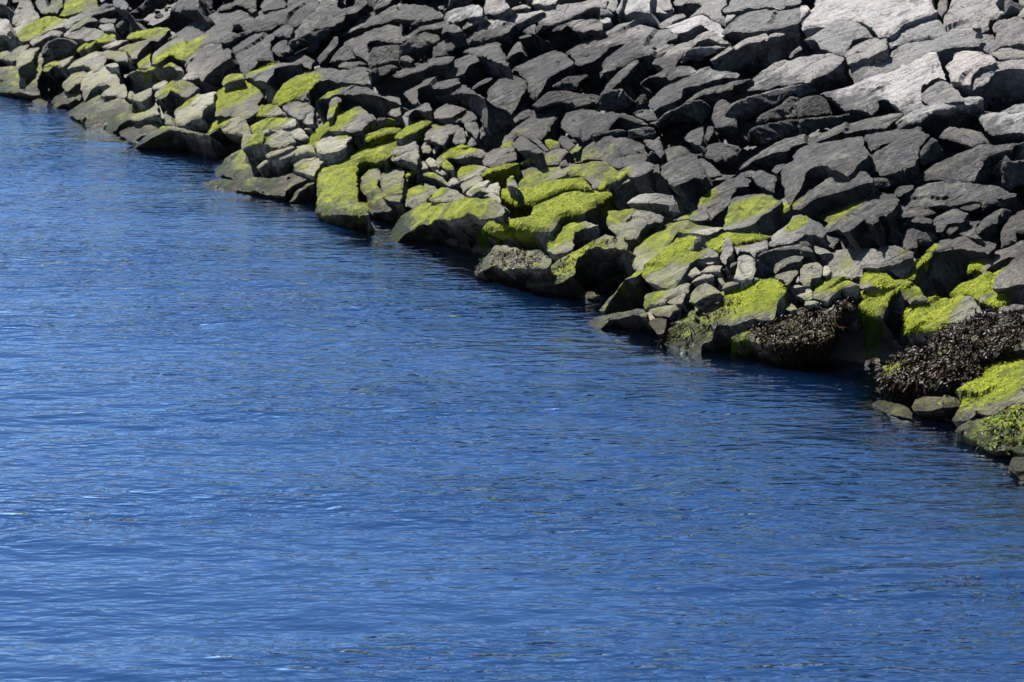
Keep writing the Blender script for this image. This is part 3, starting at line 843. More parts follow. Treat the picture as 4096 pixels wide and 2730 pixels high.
H8 H t45|1250,300 1330,250 1420,190 1500,180 1600,195 1700,230 1745,260 1680,310 1560,350 1480,370 1380,330 1300,297
H9 H|1145,140 1200,60 1300,20 1340,20 1340,110 1310,180 1300,210 1210,180 1160,160
H9b H|1345,115 1380,0 1450,0 1440,80 1380,160
H10 H t50|1695,370 1720,320 1800,285 1950,225 2100,170 2250,130 2352,105 2510,83 2670,33 2850,-27 3050,-97 3350,-142 3590,-187 3410,-127 3330,-57 3250,23 3110,33 2950,63 2790,93 2650,133 2500,163 2352,190 2260,215 2240,260 2100,270 1960,280 1860,300 1760,340
H12 H|2050,480 2100,420 2210,400 2150,470 2110,500
H13 H|1680,500 1720,462 1820,462 1960,482 2060,505 2105,515 2090,620 2080,700 2000,660 1900,620 1860,560 1835,520
H14 H t45|1200,640 1250,590 1360,560 1480,520 1600,515 1685,512 1600,560 1500,570 1400,580 1300,580 1220,630
H15 H|1100,710 1180,642 1205,642 1200,740 1150,740
H16 H t45|530,810 600,760 740,705 900,710 1060,715 1180,740 1120,770 1020,808 980,828 850,820 700,815
H16b H d|985,832 1120,775 1240,742 1330,760 1260,875 1140,925 1040,960 980,900
H17 H|1150,930 1270,878 1290,795 1400,705 1540,605 1680,505 1780,475 1845,530 1800,600 1815,650 1700,655 1635,695 1632,790 1595,830 1530,880 1440,930 1400,990 1300,985 1100,985 1020,970
H17b H|560,1380 600,1300 640,1220 690,1090 740,1045 900,1005 1010,985 1250,998 1500,985 1460,1060 1380,1150 1200,1135 1080,1150 980,1235 860,1350 740,1455 600,1480
H18 H|1530,1080 1560,1000 1605,880 1645,705 1760,662 1900,672 2060,722 2135,722 2100,790 2040,880 1960,930 1880,1010 1800,1050 1640,1090
H20 H|315,990 350,890 420,875 560,880 700,890 860,920 940,960 900,1000 800,1010 735,1035 685,1090 640,1190 540,1190 420,1140 340,1070
H21 H t50|690,1480 850,1365 960,1265 1060,1175 1200,1150 1290,1165 1270,1230 1340,1270 1420,1290 1500,1340 1500,1385 1400,1388 1250,1405 1190,1460 1160,1530 1100,1600 1000,1680 900,1690 760,1640 700,1560
H22 H|1345,1210 1360,1172 1480,1145 1600,1125 1760,1128 1900,1132 2040,1128 1960,1180 1800,1220 1650,1245 1530,1310 1400,1285
H23 H h8|1510,1400 1540,1280 1570,1170 1600,1160 1640,1230 1650,1320 1600,1370 1570,1450 1520,1420
H23b H d h8|1250,1200 1310,1150 1345,1270 1270,1240
H24 H|1655,1265 1760,1232 1900,1197 2000,1192 2010,1280 1960,1308 1895,1328 1870,1385 1830,1325 1720,1305 1690,1345
H25 H|2010,1190 2050,1125 2140,1045 2260,945 2352,918 2420,950 2550,1000 2600,1080 2560,1130 2480,1130 2360,1150 2260,1225 2160,1248 2015,1278
H26 H t55|1890,1360 1960,1318 2100,1275 2230,1255 2352,1235 2440,1270 2480,1300 2340,1292 2200,1290 2080,1295 1960,1335
H27 H h6|1690,1440 1700,1345 1760,1312 1830,1340 1880,1400 1890,1500 1840,1590 1740,1600 1650,1590 1680,1500
H28 H|1220,1422 1300,1410 1440,1400 1510,1420 1400,1455 1300,1432
H28b H|1400,1470 1500,1450 1530,1480 1480,1520 1380,1510
H28c H|1540,1500 1620,1452 1690,1410 1680,1445 1580,1510
I1 I|665,150 680,110 760,90 900,60 1060,20 1160,0 1210,-20 1250,-10 1260,40 1340,110 1300,180 1240,240 1230,330 1190,400 1090,430 1060,480 940,500 840,500 780,460 700,500 570,460 620,380 740,320 860,240 980,155 860,180 820,230 750,270
I2 I d|1245,400 1245,300 1315,195 1390,125 1440,155 1480,230 1520,300 1560,320 1420,370 1290,420
I3 I t50|1440,110 1500,40 1560,5 1640,20 1760,45 1880,60 1930,110 1975,180 1860,190 1800,230 1700,190 1580,150 1500,130
I4 I t55|1090,590 1220,480 1330,412 1500,345 1680,275 1800,245 1890,190 1960,185 2050,212 2150,192 2342,155 2342,175 2240,190 2210,240 2150,270 2060,280 1980,310 1920,370 1870,470 1820,590 1720,585 1600,590 1500,570 1380,562 1260,582 1200,610 1130,600
I4b I|985,680 1040,635 1190,618 1180,655 1090,715 1050,735 1000,720
I5 I|930,880 1000,800 1090,745 1190,665 1220,625 1330,575 1470,575 1640,598 1800,612 1950,622 2100,650 2250,690 2240,720 2120,740 2020,745 1900,795 1740,808 1560,825 1400,838 1280,845 1140,848 1020,868
I5b I|915,920 1000,885 1140,860 1300,855 1420,862 1290,915 1260,935 1100,962 900,965
I6 I|1640,842 1740,818 1885,815 1880,850 1780,890 1720,880
I7 I d|1895,850 1930,792 2020,752 2150,765 2290,778 2200,840 2120,855 2030,835 1970,860 1910,890
I8 I d h5|530,620 560,560 660,490 700,520 760,580 780,620 700,650 600,650
I8b I d|770,545 900,548 1040,575 1060,600 970,655 900,660 800,640
I9 I h4|480,440 520,340 545,280 600,370 560,430 500,470
I10 I h6 t40|490,1270 560,1160 640,1060 700,1010 750,1060 820,1130 890,1210 880,1240 800,1190 700,1170 620,1150 570,1180
I11 I|790,1080 840,1035 900,990 1060,972 1220,942 1340,942 1385,952 1375,1015 1280,1025 1100,1000 1010,1045 995,1110 1000,1200 960,1215 880,1180 830,1140
I12 I|1005,1150 1005,1065 1070,1010 1200,1008 1340,1040 1385,1062 1370,1095 1235,1125 1220,1200 1215,1255 1130,1280 1080,1270 1035,1200
I13 I d|1232,1230 1240,1135 1380,1102 1455,1170 1400,1225 1320,1265 1260,1258
I14 I t40|1380,1040 1400,960 1460,900 1560,840 1640,870 1720,920 1775,940 1700,1010 1640,1018 1540,1028 1480,1085 1400,1088
I14b I|1490,1090 1545,1035 1680,1028 1660,1075 1570,1145
I15 I|1585,1148 1680,1045 1760,955 1840,915 1890,950 1895,970 1820,1070 1840,1130 1905,1185 1800,1175 1680,1140
I16 I t45|1830,1080 1900,1000 2000,920 2110,845 2130,860 2088,940 2060,1018 2000,1038 1940,1060 1850,1110
I16b I d|2085,950 2135,865 2220,900 2200,980 2140,1030 2075,1018
I17 I|2080,1250 2100,1110 2200,970 2260,880 2342,770 2342,1040 2260,1110 2240,1180 2160,1220
I18 I|1760,1480 1800,1430 2000,1340 2160,1240 2342,1132 2342,1330 2200,1380 2080,1440 1960,1500 1920,1540 1850,1500 1780,1510
I19 I|-300,930 -290,850 -210,765 -150,705 0,692 150,655 280,545 450,515 640,475 720,520 760,590 620,620 510,660 400,690 220,730 130,770 60,820 0,850 -120,860 -220,900
I20 I t60|1110,1568 1200,1460 1300,1350 1370,1280 1400,1222 1480,1182 1600,1155 1720,1155 1840,1192 1960,1202 2040,1222 2030,1280 1960,1340 1800,1310 1540,1290 1400,1320 1300,1420 1220,1520 1180,1600
I21 I|180,1390 280,1312 430,1292 560,1258 700,1258 790,1282 880,1252 1000,1248 1080,1290 1190,1320 1180,1360 1070,1400 960,1440 820,1470 740,1478 650,1470 630,1560 480,1568 340,1530 310,1470 240,1410
I23 I|265,1150 400,1115 490,1160 500,1185 455,1220 450,1280 410,1195 340,1280 280,1270 190,1230
I24 I d|0,1212 80,1212 128,1270 138,1330 60,1375 0,1368
I24b I|145,1258 240,1275 330,1310 200,1350 155,1330
I25 I|90,940 200,870 330,800 500,745 780,680 980,685 1000,780 960,855 900,950 840,950 800,1025 770,1075 690,1015 600,1090 545,1150 480,1160 400,1110 300,1120 250,1090 290,1000 200,960
I26 I|2220,290 2260,230 2342,195 2342,290 2250,350
I26b I d|2130,620 2115,390 2160,305 2220,365 2342,345 2342,560 2250,640 2200,680
I27 I|-170,420 -90,370 0,215 200,190 400,160 560,118 655,108 665,205 735,290 680,340 600,390 480,478 380,480 250,440 100,470 0,560 -100,620 -180,690 -220,560
J2 J w|360,340 450,270 540,200 605,155 660,180 715,235 640,250 560,300 490,360 430,400 370,390
J3 J w|180,430 230,392 330,382 430,405 470,410 400,440 300,450 220,460
J4 J t50|460,570 520,490 620,370 720,260 830,130 860,170 790,250 700,290 620,400 560,480 510,570
J5 J t45|870,470 900,390 970,370 1060,360 1150,300 1260,255 1310,290 1290,385 1200,415 1100,455 1060,495 960,515 880,530
J6 J|1085,490 1160,425 1270,392 1270,430 1240,500 1140,508
J7 J|1300,480 1330,380 1400,330 1460,295 1540,340 1590,380 1500,420 1420,460 1360,490
J8 J|1280,230 1330,180 1370,160 1420,210 1330,260
J8b J|1320,290 1400,235 1480,205 1540,240 1480,260 1380,280
J8c J|1400,180 1500,145 1610,130 1590,190 1480,203 1430,205
J10 J w|250,710 330,670 430,620 560,600 680,580 800,550 880,540 910,580 900,620 780,610 680,630 560,650 500,700 440,740 330,730
J11 J|920,560 960,535 1060,505 1230,512 1150,560 1115,610 1060,615 1000,608 940,588
J11b J|930,680 960,640 1095,630 1090,690 1050,750 1000,770 950,730
J12 J w t60|950,900 1000,830 1050,765 1105,690 1140,605 1200,555 1320,505 1440,475 1560,412 1680,372 1800,322 1900,292 2040,272 2140,275 2190,310 2215,360 2180,420 2120,480 2060,590 1960,620 1840,660 1700,690 1600,700 1540,740 1500,800 1400,830 1380,900 1330,950 1200,960 1060,960
J13 J|1610,360 1640,302 1740,292 1775,310 1690,335
J13b J|1800,305 1830,270 1920,245 1970,262 1900,280
J13c J|1570,260 1610,250 1630,280 1655,315 1620,335
J14 J|2090,180 2120,130 2200,80 2300,50 2380,55 2353,100 2240,128 2170,168 2110,205
J14b J|2100,250 2200,185 2353,110 2353,160 2330,220 2270,290 2220,315 2180,270
J15 J t65 k|1700,800 1740,780 1850,752 1960,705 2100,655 2230,600 2353,565 2480,500 2560,440 2700,430 2850,420 2960,440 2880,510 2770,540 2690,610 2650,730 2550,800 2400,830 2200,870 2040,880 1900,850 1840,830 1720,840
K2 K t40|330,450 330,400 410,370 560,375 700,390 790,420 720,440 620,460 560,500 480,560 400,560 350,560
K3 K|180,530 230,492 310,462 345,500 343,560 280,570 200,540
K3b K|275,640 282,580 330,570 410,605 360,620
K4 K|65,625 150,615 205,660 140,690 90,670
K5 K|105,448 180,440 270,455 200,472 100,465
K5b K|160,410 225,352 228,400 190,420
K6 K t40|232,370 240,270 330,222 400,220 448,260 448,310 430,365 350,380 320,440 270,450 240,420
K6b K|452,350 458,252 500,262 530,310 500,340
K7 K|515,368 550,322 640,312 725,378 650,374
K8 K h4|800,460 810,270 860,250 940,250 1000,300 1060,330 1130,388 1185,390 1100,415 1000,440 900,458 830,470
K8b K|1080,300 1150,240 1240,190 1310,180 1335,210 1260,330 1180,355 1130,340
K9 K t75|690,545 790,475 900,465 1000,445 1130,405 1250,392 1330,450 1400,520 1445,575 1350,590 1270,620 1220,560 1190,510 1130,520 1080,560 1060,640 1000,740 900,740 840,680 780,640 820,600 880,570 800,545
K10 K t60|1215,680 1260,640 1380,590 1500,560 1600,540 1740,535 1760,560 1840,570 1930,640 1960,690 1880,740 1800,780 1720,810 1620,850 1500,860 1380,850 1280,850 1235,870 1215,780
K11 K t60|1640,490 1660,450 1740,420 1900,362 2040,292 2200,232 2353,192 2353,480 2240,500 2180,540 2220,570 2160,640 2080,640 1960,590 1880,560 1800,520 1700,510
K13 K|2070,690 2140,652 2260,632 2353,630 2353,665 2240,680 2140,700
K15 K t60 k|1010,1380 1030,1200 1120,1090 1290,1060 1440,1000 1560,900 1700,830 1900,750 2060,710 2200,710 2353,700 2353,1025 2180,1070 2050,1118 1940,1180 1920,1270 1870,1330 1700,1370 1500,1400 1200,1390
M1 M w|470,620 480,560 560,510 640,520 720,550 860,580 900,620 880,680 780,680 640,670 540,660
M2 M w|460,400 500,378 570,390 580,460 500,460
M3 M|890,560 930,480 1100,472 1250,482 1390,475 1400,540 1300,600 1180,620 1060,640 930,620
M3b M w|920,645 1060,652 1180,632 1290,690 1330,720 1250,740 1130,750 1030,720 950,690
M4 M t60|1400,480 1480,380 1560,290 1640,150 1760,90 1960,10 2080,-10 2080,490 1900,560 1760,650 1660,640 1580,620 1480,690 1400,700 1300,685 1410,560
M5 M t50|1380,850 1430,790 1520,740 1640,720 1720,690 1850,620 2000,540 2080,520 2080,950 2000,970 1920,1040 1800,1060 1680,1030 1590,1000 1540,930 1460,890
M6 M|1920,1170 1980,1112 2080,1115 2080,1280 1990,1260
M6b M|1930,1020 2000,982 2080,970 2080,1100 1980,1060
M6c M w|1980,1400 2040,1370 2080,1360 2080,1410
M7 M w|440,740 500,700 600,672 600,720 540,745
"""
MOSS_TEXT = """
A7 450,230,140,.7
A4 560,60,90,.25
A5 720,80,150,.6 900,50,120,.4
A9 850,220,80,.3
A20 1050,360,170,.9
A23 1500,340,170,.75 1680,330,90,.5
A24 1400,480,110,.35
A25 1200,590,120,.2
A26 1850,540,170,.8 2000,450,120,.4 2000,540,100,.6
A27 1500,630,90,.7
A28 1700,660,150,.7
A33 520,690,60,.3
A34 560,820,160,.7
A37 60,880,190,.6 200,800,130,.35
A46 880,1040,110,.5
A47 1250,1180,180,.6
A51 1720,920,100,.5 1900,900,100,.25
A53 1900,1080,90,.4
A54 1640,1370,90,.8 1560,1420,80,.8
B18 1000,920,210,.85 880,1000,140,.85
B19 620,720,95,.75
B20 380,790,90,.85
B21 360,940,240,.95 170,1100,90,.9 520,900,120,.5
B22 700,1100,110,.8
B23 1060,1120,80,.3
B24 650,1280,150,.65 850,1260,100,.4
B26 1400,930,120,.6 1250,980,70,.6
B26b 1360,1150,100,.8
B27 1350,1280,220,.9 1180,1420,120,.95 1600,1120,60,.5
B30 1760,1310,70,.7 2000,1270,60,.4
B32 1850,1400,200,1.1
B33 200,1290,80,.5
C28 100,1330,180,1.05
C29 400,1300,90,.4
C30 620,1200,80,.25
C34 1100,1260,100,.3
C35 1110,1490,90,.65 1240,1370,80,.4
F1 880,140,90,.5
F1b 600,420,200,.45 520,360,80,.5
F4 1300,440,70,.3
F5 850,650,150,.6 500,620,120,.3 900,700,90,.6
F6 1400,580,80,.8
F7 1650,450,320,1.5 1900,250,300,1.5 2250,150,300,1.4 1600,780,260,1.3 1880,830,170,1.1 2450,60,220,1.3 1600,620,220,1.3
F7b 1960,700,110,.7 2080,760,100,.5 1960,480,70,.5
F8 1800,100,70,.35
G0 150,700,80,.25
G5 850,260,130,.85 1020,260,60,.7
G6 740,400,80,.8
G7 380,480,90,.9 620,500,80,.3
G8 330,650,130,.6 400,700,100,.4
G10 620,710,100,.75
G11 950,440,130,.75
G12 1300,450,260,1.1
G13 1050,690,60,.2
G15 450,960,160,.55 950,840,170,.45 300,1080,120,.55
G16 1500,720,240,1.05 1800,660,240,1.1 2050,580,240,1.1
G17 1250,1020,220,1.1 1600,980,280,1.1 1900,800,300,1.15 2250,720,240,1.15 2050,870,170,.9
G18 2030,1000,130,.6 1950,1150,170,.55
G20 2150,1380,170,.5 1800,1560,170,.6 2000,1500,150,.55
G21 1700,480,210,.42 2200,450,170,.5 2400,470,110,.5
G22 1410,560,80,.6
G23 1650,350,110,.75 1850,350,90,.4
G24 1350,240,60,.2
G27 1840,180,90,.8
G29 2200,310,110,.35 2400,300,110,.25
G30 2110,240,70,.6
H4 400,560,160,.55 260,600,110,.75
H16b 1100,860,90,.3
H17 1380,760,120,.55 1200,930,80,.4
H17b 1150,1060,210,.35 800,1110,140,.4
H18 1800,860,220,.62 1650,980,110,.5 1990,780,100,.5
H20 480,910,140,.6
H21 1100,1250,190,1.1 900,1390,160,1.1 1220,1340,150,.5 720,1510,100,.7
H22 1600,1180,240,1 1900,1150,140,.8
H24 1780,1240,70,.4
H25 2330,1010,110,.6
I10 600,1120,60,.1
I18 1830,1500,90,1.1
I19 -200,840,120,.6 -60,790,90,.35
I20 1250,1420,120,1.05 1170,1530,120,1.05 1370,1290,70,.8
I21 1100,1320,80,.45 500,1400,120,.2
I25 430,930,130,.55 200,960,70,.4
J4 800,180,100,.9 620,370,110,.7
J5 950,450,90,.5 1180,310,60,.4
J12 1950,380,260,1.1 2120,340,150,1.1 1700,540,150,.5 1250,720,170,.55 1200,850,150,.5 1480,720,110,.6
J15 1760,790,90,.9
K2 600,400,160,.5 420,420,80,.5
K8 900,330,150,.9 1050,390,110,1
K9 1000,490,220,1.15 900,590,180,1.1 790,520,120,1 1250,430,130,.9 1330,500,90,.5 860,680,120,.7
K10 1400,680,270,1.1 1600,620,150,1 1300,800,150,1 1500,820,110,.6 1700,560,90,.4
K11 1800,450,240,1.1 2050,400,220,1.05 2100,600,140,.9
K15 1100,1250,120,1.1 1060,1350,100,.9
M3 1300,560,80,.2
M4 1800,180,270,1 2000,150,230,1 1600,400,220,.95 1800,400,220,.85 1500,520,120,.8
M5 1650,850,170,.7 1900,700,170,.65 2000,850,170,.65
M6b 2000,1020,80,.5
"""

def parse_rocks():
    out = []
    for ln in ROCK_TEXT.strip().splitlines():
        hd, pts = ln.split('|')
        hd = hd.split()
        rid, s, flags = hd[0], hd[1], hd[2:]
        pl = []
        for t in pts.split():
            x, y = t.split(',')
            x, y = sheet_px(s, float(x), float(y))
            # stones cut by the photograph's edge go on beyond it
            if x > 1021:
                x += 34
            if x < 2:
                x -= 30
            if y < 1.5:
                y -= 16
            pl.append((x, y))
        out.append((rid, s, flags, pl))
    return out


def parse_moss():
    out = {}
    for ln in MOSS_TEXT.strip().splitlines():
        t = ln.split()
        out[t[0]] = [tuple(float(v) for v in q.split(',')) for q in t[1:]]
    return out


NDARK = NS + 1.15 * np.array([-Ls.x, -Ls.y, 0]) / math.hypot(Ls.x, Ls.y)
NDARK /= np.linalg.norm(NDARK)


def frame_of(N):
    t = np.cross(N, [0, 1, 0])
    t /= np.linalg.norm(t)
    return t, np.cross(N, t)


def roughen(poly, rng, seg, amp):
    """poly Nx2 -> denser, softly rounded and crooked outline"""
    n = len(poly)
    pts = []
    for i in range(n):                         # one corner-cutting pass
        a, b_, c = poly[i - 1], poly[i], poly[(i + 1) % n]
        r = rng.uniform(.02, .09)
        pts.append(b_ + (a - b_) * r)
        pts.append(b_ + (c - b_) * r)
    out = []
    m = len(pts)
    for i in range(m):
        p, q = pts[i], pts[(i + 1) % m]
        L = np.linalg.norm(q - p)
        k = max(1, int(round(L / seg)))
        for j in range(k):
            out.append(p + (q - p) * j / k)
    out = np.array(out)
    t = np.roll(out, -1, 0) - np.roll(out, 1, 0)
    t /= np.maximum(np.linalg.norm(t, axis=1, keepdims=True), 1e-9)
    nrm = np.stack([t[:, 1], -t[:, 0]], -1)
    sd = rng.uniform(0, 500)
    d = np.array([mnoise.fractal(Vector((p[0] * 7.5, p[1] * 7.5, sd)), .7, 2.1, 4) for p in out])
    return out + nrm * (d * amp)[:, None]


def area2(p):
    x, y = p[:, 0], p[:, 1]
    return 0.5 * np.sum(x * np.roll(y, -1) - y * np.roll(x, -1))


def rock_mesh(poly2, rng, thick, res, rid, soft=1.0):
    """slab with crooked outline, chipped facets, rounded edge and rough flanks.
    returns local coords (u, v, w) with w along the rock's own up"""
    if area2(poly2) < 0:
        poly2 = poly2[::-1]
    A = abs(area2(poly2))
    size = math.sqrt(A)
    seg = res
    out = roughen(poly2, rng, seg, 0.030 * min(size, .7) + .004)
    if area2(out) < 0:
        out = out[::-1]
    nb = len(out)
    mn, mx = out.min(0), out.max(0)
    gx = np.arange(mn[0], mx[0], res)
    gy = np.arange(mn[1], mx[1], res * .87)
    G = []
    for j, y in enumerate(gy):
        xx = gx + (res / 2 if j % 2 else 0)
        G.append(np.stack([xx, np.full_like(xx, y)], -1))
    G = np.concatenate(G) if G else np.zeros((0, 2))
    G = G + rng.uniform(-.22, .22, G.shape) * res
    # inside test and distance to outline
    a = out
    bb = np.roll(out, -1, 0)

    def dist(Pn):
        ap = Pn[:, None, :] - a[None]
        ab = (bb - a)[None]
        t = np.clip((ap * ab).sum(-1) / np.maximum((ab ** 2).sum(-1), 1e-12), 0, 1)
        return np.sqrt(((ap - ab * t[..., None]) ** 2).sum(-1)).min(1)

    def inside(Pn):
        x, y = Pn[:, 0][:, None], Pn[:, 1][:, None]
        c = ((a[:, 1] > y) != (bb[:, 1] > y)) & (x < (bb[:, 0] - a[:, 0]) * (y - a[:, 1]) / np.where(bb[:, 1] == a[:, 1], 1e-12, bb[:, 1] - a[:, 1]) + a[:, 0])
        return c.sum(1) % 2 == 1
    if len(G):
        G = G[inside(G)]
    if len(G):
        G = G[dist(G) > res * .55]
    allp = np.concatenate([out, G])
    rv = delaunay_2d_cdt([Vector(p) for p in allp], [], [list(range(nb))], 1, 1e-6)
    vo = np.array([tuple(v) for v in rv[0]])
    tris = [f for f in rv[2]]
    orig = rv[3]
    # map outline vertices
    loc = {}
    for i, l in enumerate(orig):
        for k in l:
            loc[k] = i
    d = dist(vo)
    c0 = vo.mean(0)
    w = np.zeros(len(vo))
    # broad facets: planes that cut the top down
    nf = rng.randint(2, 5)
    for i in range(nf):
        th = rng.uniform(0, 6.283)
        dr = np.array([math.cos(th), math.sin(th)])
        pr = (vo - c0) @ dr
        ext = pr.max()
        cut = ext * rng.uniform(.35, .9)
        sl = rng.uniform(.10, .50) * soft
        w = np.minimum(w, -sl * (pr - cut) + rng.uniform(-.01, .01) * size)
    wmin = -0.13 * size
    w = np.where(w < wmin, wmin + (w - wmin) * .25, w)
    # fracture facets: a few cells, each with its own tilt and a small step
    ns = rng.randint(3, 9)
    sd_ = vo[rng.randint(0, len(vo), ns)]
    tl = rng.normal(0, .055 if soft > .5 else .015, (ns, 2))
    stp = rng.uniform(-1, 1, ns) * (.005 if soft > .5 else 0) * min(size, 1)
    wob = np.array([[mnoise.noise(Vector((p[0] * 4, p[1] * 4, 7.0))), mnoise.noise(Vector((p[0] * 4, p[1] * 4, 31.0)))] for p in vo]) * .10 * min(size, .8)
    dd_ = (((vo + wob)[:, None, :] - sd_[None]) ** 2 * np.array([1.0, 1.0])).sum(-1)
    near = dd_.argmin(1)
    w = w + np.clip(((vo - sd_[near]) * tl[near]).sum(1), -.06 * size, .06 * size) + stp[near]
    # rounded, chipped edge
    s0 = rng.uniform(0, 300)
    bw = (0.008 + 0.014 * min(size, .8)) * rng.uniform(.6, 1.6)
    bn = np.array([1 + .8 * mnoise.noise(Vector((p[0] * 6, p[1] * 6, s0))) for p in vo])
    if soft < .5:
        bw *= 3.0
    e = np.clip(1 - d / (bw * np.maximum(bn, .25)), 0, 1)
    w = w - bw * .7 * e ** 2
    # relief of the face
    am = 0.022 * min(size, .9)
    w = w + np.array([am * mnoise.fractal(Vector((p[0] * 2.6, p[1] * 2.6, s0 + 9)), .8, 2.1, 5) for p in vo])
    st = rng.uniform(.0, .02) * min(size, 1)
    th = rng.uniform(-.5, .5)
    w = w + np.array([st * (1 - abs(mnoise.noise(Vector(((p[0] * math.cos(th) - p[1] * math.sin(th)) * 2.2, (p[0] * math.sin(th) + p[1] * math.cos(th)) * 13, s0)))) * 2) for p in vo])
    verts = [np.array([p[0], p[1], h]) for p, h in zip(vo, w)]
    faces = [tuple(f) for f in tris]
    # flanks
    ring = [loc[i] for i in range(nb)]
    t = np.roll(out, -1, 0) - np.roll(out, 1, 0)
    t /= np.maximum(np.linalg.norm(t, axis=1, keepdims=True), 1e-9)
    nrm = np.stack([t[:, 1], -t[:, 0]], -1)
    lean = rng.normal(0, .10, 2)
    fph, fam = rng.uniform(0, 6.28), rng.uniform(.05, .22)
    prev = ring
    fr = [.05, .13, .24, .37, .52, .68, .84, 1.0]
    for q in fr:
        cur = []
        for i in range(nb):
            p = out[i]
            nz_ = mnoise.fractal(Vector((p[0] * 2.6, p[1] * 2.6, s0 + q * thick * 3.4)), 1.0, 2.1, 3)
            fl = -.36 + fam * math.sin(math.atan2(p[1] - c0[1], p[0] - c0[0]) * 2 + fph)
            bulge = fl * thick * q + .13 * min(size, .7) * nz_ * min(1, q * 3)
            off = nrm[i] * bulge + lean * q * thick
            verts.append(np.array([p[0] + off[0], p[1] + off[1], w[ring[i]] - q * thick * (1 + .12 * nz_)]))
            cur.append(len(verts) - 1)
        for i in range(nb):
            j = (i + 1) % nb
            faces.append((prev[j], prev[i], cur[i], cur[j]))
        prev = cur
    faces.append(tuple(prev[::-1]))
    return np.array(verts), faces


ROCKS = {}
PALE = set('A30 A53 F8 F4 K2 K3 K3b K5b H24 H27 G9 G13 H16 J8 J8b J8c H28 H28b A2 A7 B24 C10 D2b D3 D7 E12 E2 I5'.split())
MOSS = parse_moss()


def build_rocks():
    for k, (rid, s, flags, pl) in enumerate(parse_rocks()):
        rng = np.random.RandomState(1000 + k * 7)
        px = np.array(pl)
        c = px.mean(0)
        # how the upper face lies
        if 'd' in flags:
            N = NDARK + rng.normal(0, .10, 3)
        else:
            N = NS + rng.normal(0, .085, 3)
        N = N / np.linalg.norm(N)
        hoff = rng.uniform(-.03, .03)
        thick = None
        for f in flags:
            if f[0] == 'h':
                hoff += float(f[1:]) / 100
            if f[0] == 't':
                thick = float(f[1:]) / 100
        C0 = on_face(c[0], c[1], hoff)
        # stones at the water: tilt the upper face so that its lowest corner dips in
        P3 = np.array([hit(x, y, C0, N) for x, y in px])
        if 'w' in flags:
            i = int(np.argmin(P3[:, 2]))
            T = hit(px[i][0], px[i][1], np.array([0, 0, -.03]), ZUP)
            a = T - C0
            a = a / np.linalg.norm(a)
            Nw = NS - a * float(NS @ a)
            Nw /= np.linalg.norm(Nw)
            if Nw[2] < 0:
                Nw = -Nw
            for mixw in (1.0, .8, .6, .4, .2, 0.0):
                N = NS * (1 - mixw) + Nw * mixw
                N /= np.linalg.norm(N)
                if N @ NS > .90 and -(N @ ray(c[0], c[1])) > .22:
                    break
            C0 = C0 + 0.0
            P3 = np.array([hit(x, y, C0, N) for x, y in px])
            for it in range(3):
                zt = P3[i, 2]
                if abs(zt + .03) < .01:
                    break
                dirc = ray(c[0], c[1])
                C0 = C0 + dirc * np.clip((-.03 - zt), -.12, .12) / dirc[2]
                P3 = np.array([hit(x, y, C0, N) for x, y in px])
        else:
            for it in range(3):
                zmin = P3[:, 2].min()
                if zmin >= .04:
                    break
                dirc = ray(c[0], c[1])
                C0 = C0 + dirc * (.05 - zmin) / dirc[2]
                P3 = np.array([hit(x, y, C0, N) for x, y in px])
        P3 = np.array([hit(x, y, C0, N) for x, y in px])
        C0 = P3.mean(0)
        t1, t2 = frame_of(N)
        poly = np.stack([(P3 - C0) @ t1, (P3 - C0) @ t2], -1)
        A = abs(area2(poly))
        size = math.sqrt(A)
        if thick is None:
            thick = min(.62, max(.16, .6 * size + .08))
        res = float(np.clip(size * .042, .018, .034))
        loc, faces = rock_mesh(poly, rng, thick, res, rid, soft=.2 if rid in ('F7', 'G16', 'G17', 'C22', 'E2') else .8)
        V = loc[:, :1] * t1 + loc[:, 1:2] * t2 + loc[:, 2:] * N
        ratio = P3.ptp(0).max() / max(size, 1e-3) if hasattr(P3, 'ptp') else (P3.max(0) - P3.min(0)).max() / max(size, 1e-3)
        name = 'stone' if size < .26 else ('flat_rock' if ratio > 1.95 else 'boulder')
        me = bpy.data.meshes.new(name)
        me.from_pydata([tuple(v) for v in V], [], faces)
        me.shade_smooth()
        me.set_sharp_from_angle(angle=math.radians(24))
        at = me.attributes.new('moss', 'FLOAT', 'POINT')
        mv = np.zeros(len(V))
        Wd = V + C0
        for (bx, by, br, bs) in MOSS.get(rid, []):
            x, y = sheet_px(s, bx, by)
            cen = hit(x, y, C0, N)
            x2, y2 = sheet_px(s, bx + br, by)
            rad = np.linalg.norm(hit(x2, y2, C0, N) - cen) * 1.12
            bs = bs * 1.12
            dd = np.linalg.norm(Wd - cen, axis=1) / max(rad, .02)
            q = np.clip((1.25 - dd) / .8, 0, 1)
            mv = np.maximum(mv, bs * q * q * (3 - 2 * q))
        at.data.foreach_set('value', mv.astype(np.float32))
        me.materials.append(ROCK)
        o = bpy.data.objects.new(name, me)
        o.location = C0
        COL.objects.link(o)
        tone = float(np.clip(rng.normal(.52, .13), .28, .85))
        if rid in PALE:
            tone = .78
        if 'k' in flags:
            tone = .12
        o.color = (tone, float(np.clip(rng.normal(.12, .22), 0, 1)), float(rng.choice([.1, .35, .8, 1.3])), 1)
        ROCKS[rid] = dict(o=o, c=C0, size=size, ratio=ratio, px=px, thick=thick, moss=float((mv > .45).mean()), N=N,
                          name=name, V=Wd, faces=faces, mv=mv, tone=tone, z=C0[2], dark='d' in flags)


build_rocks()


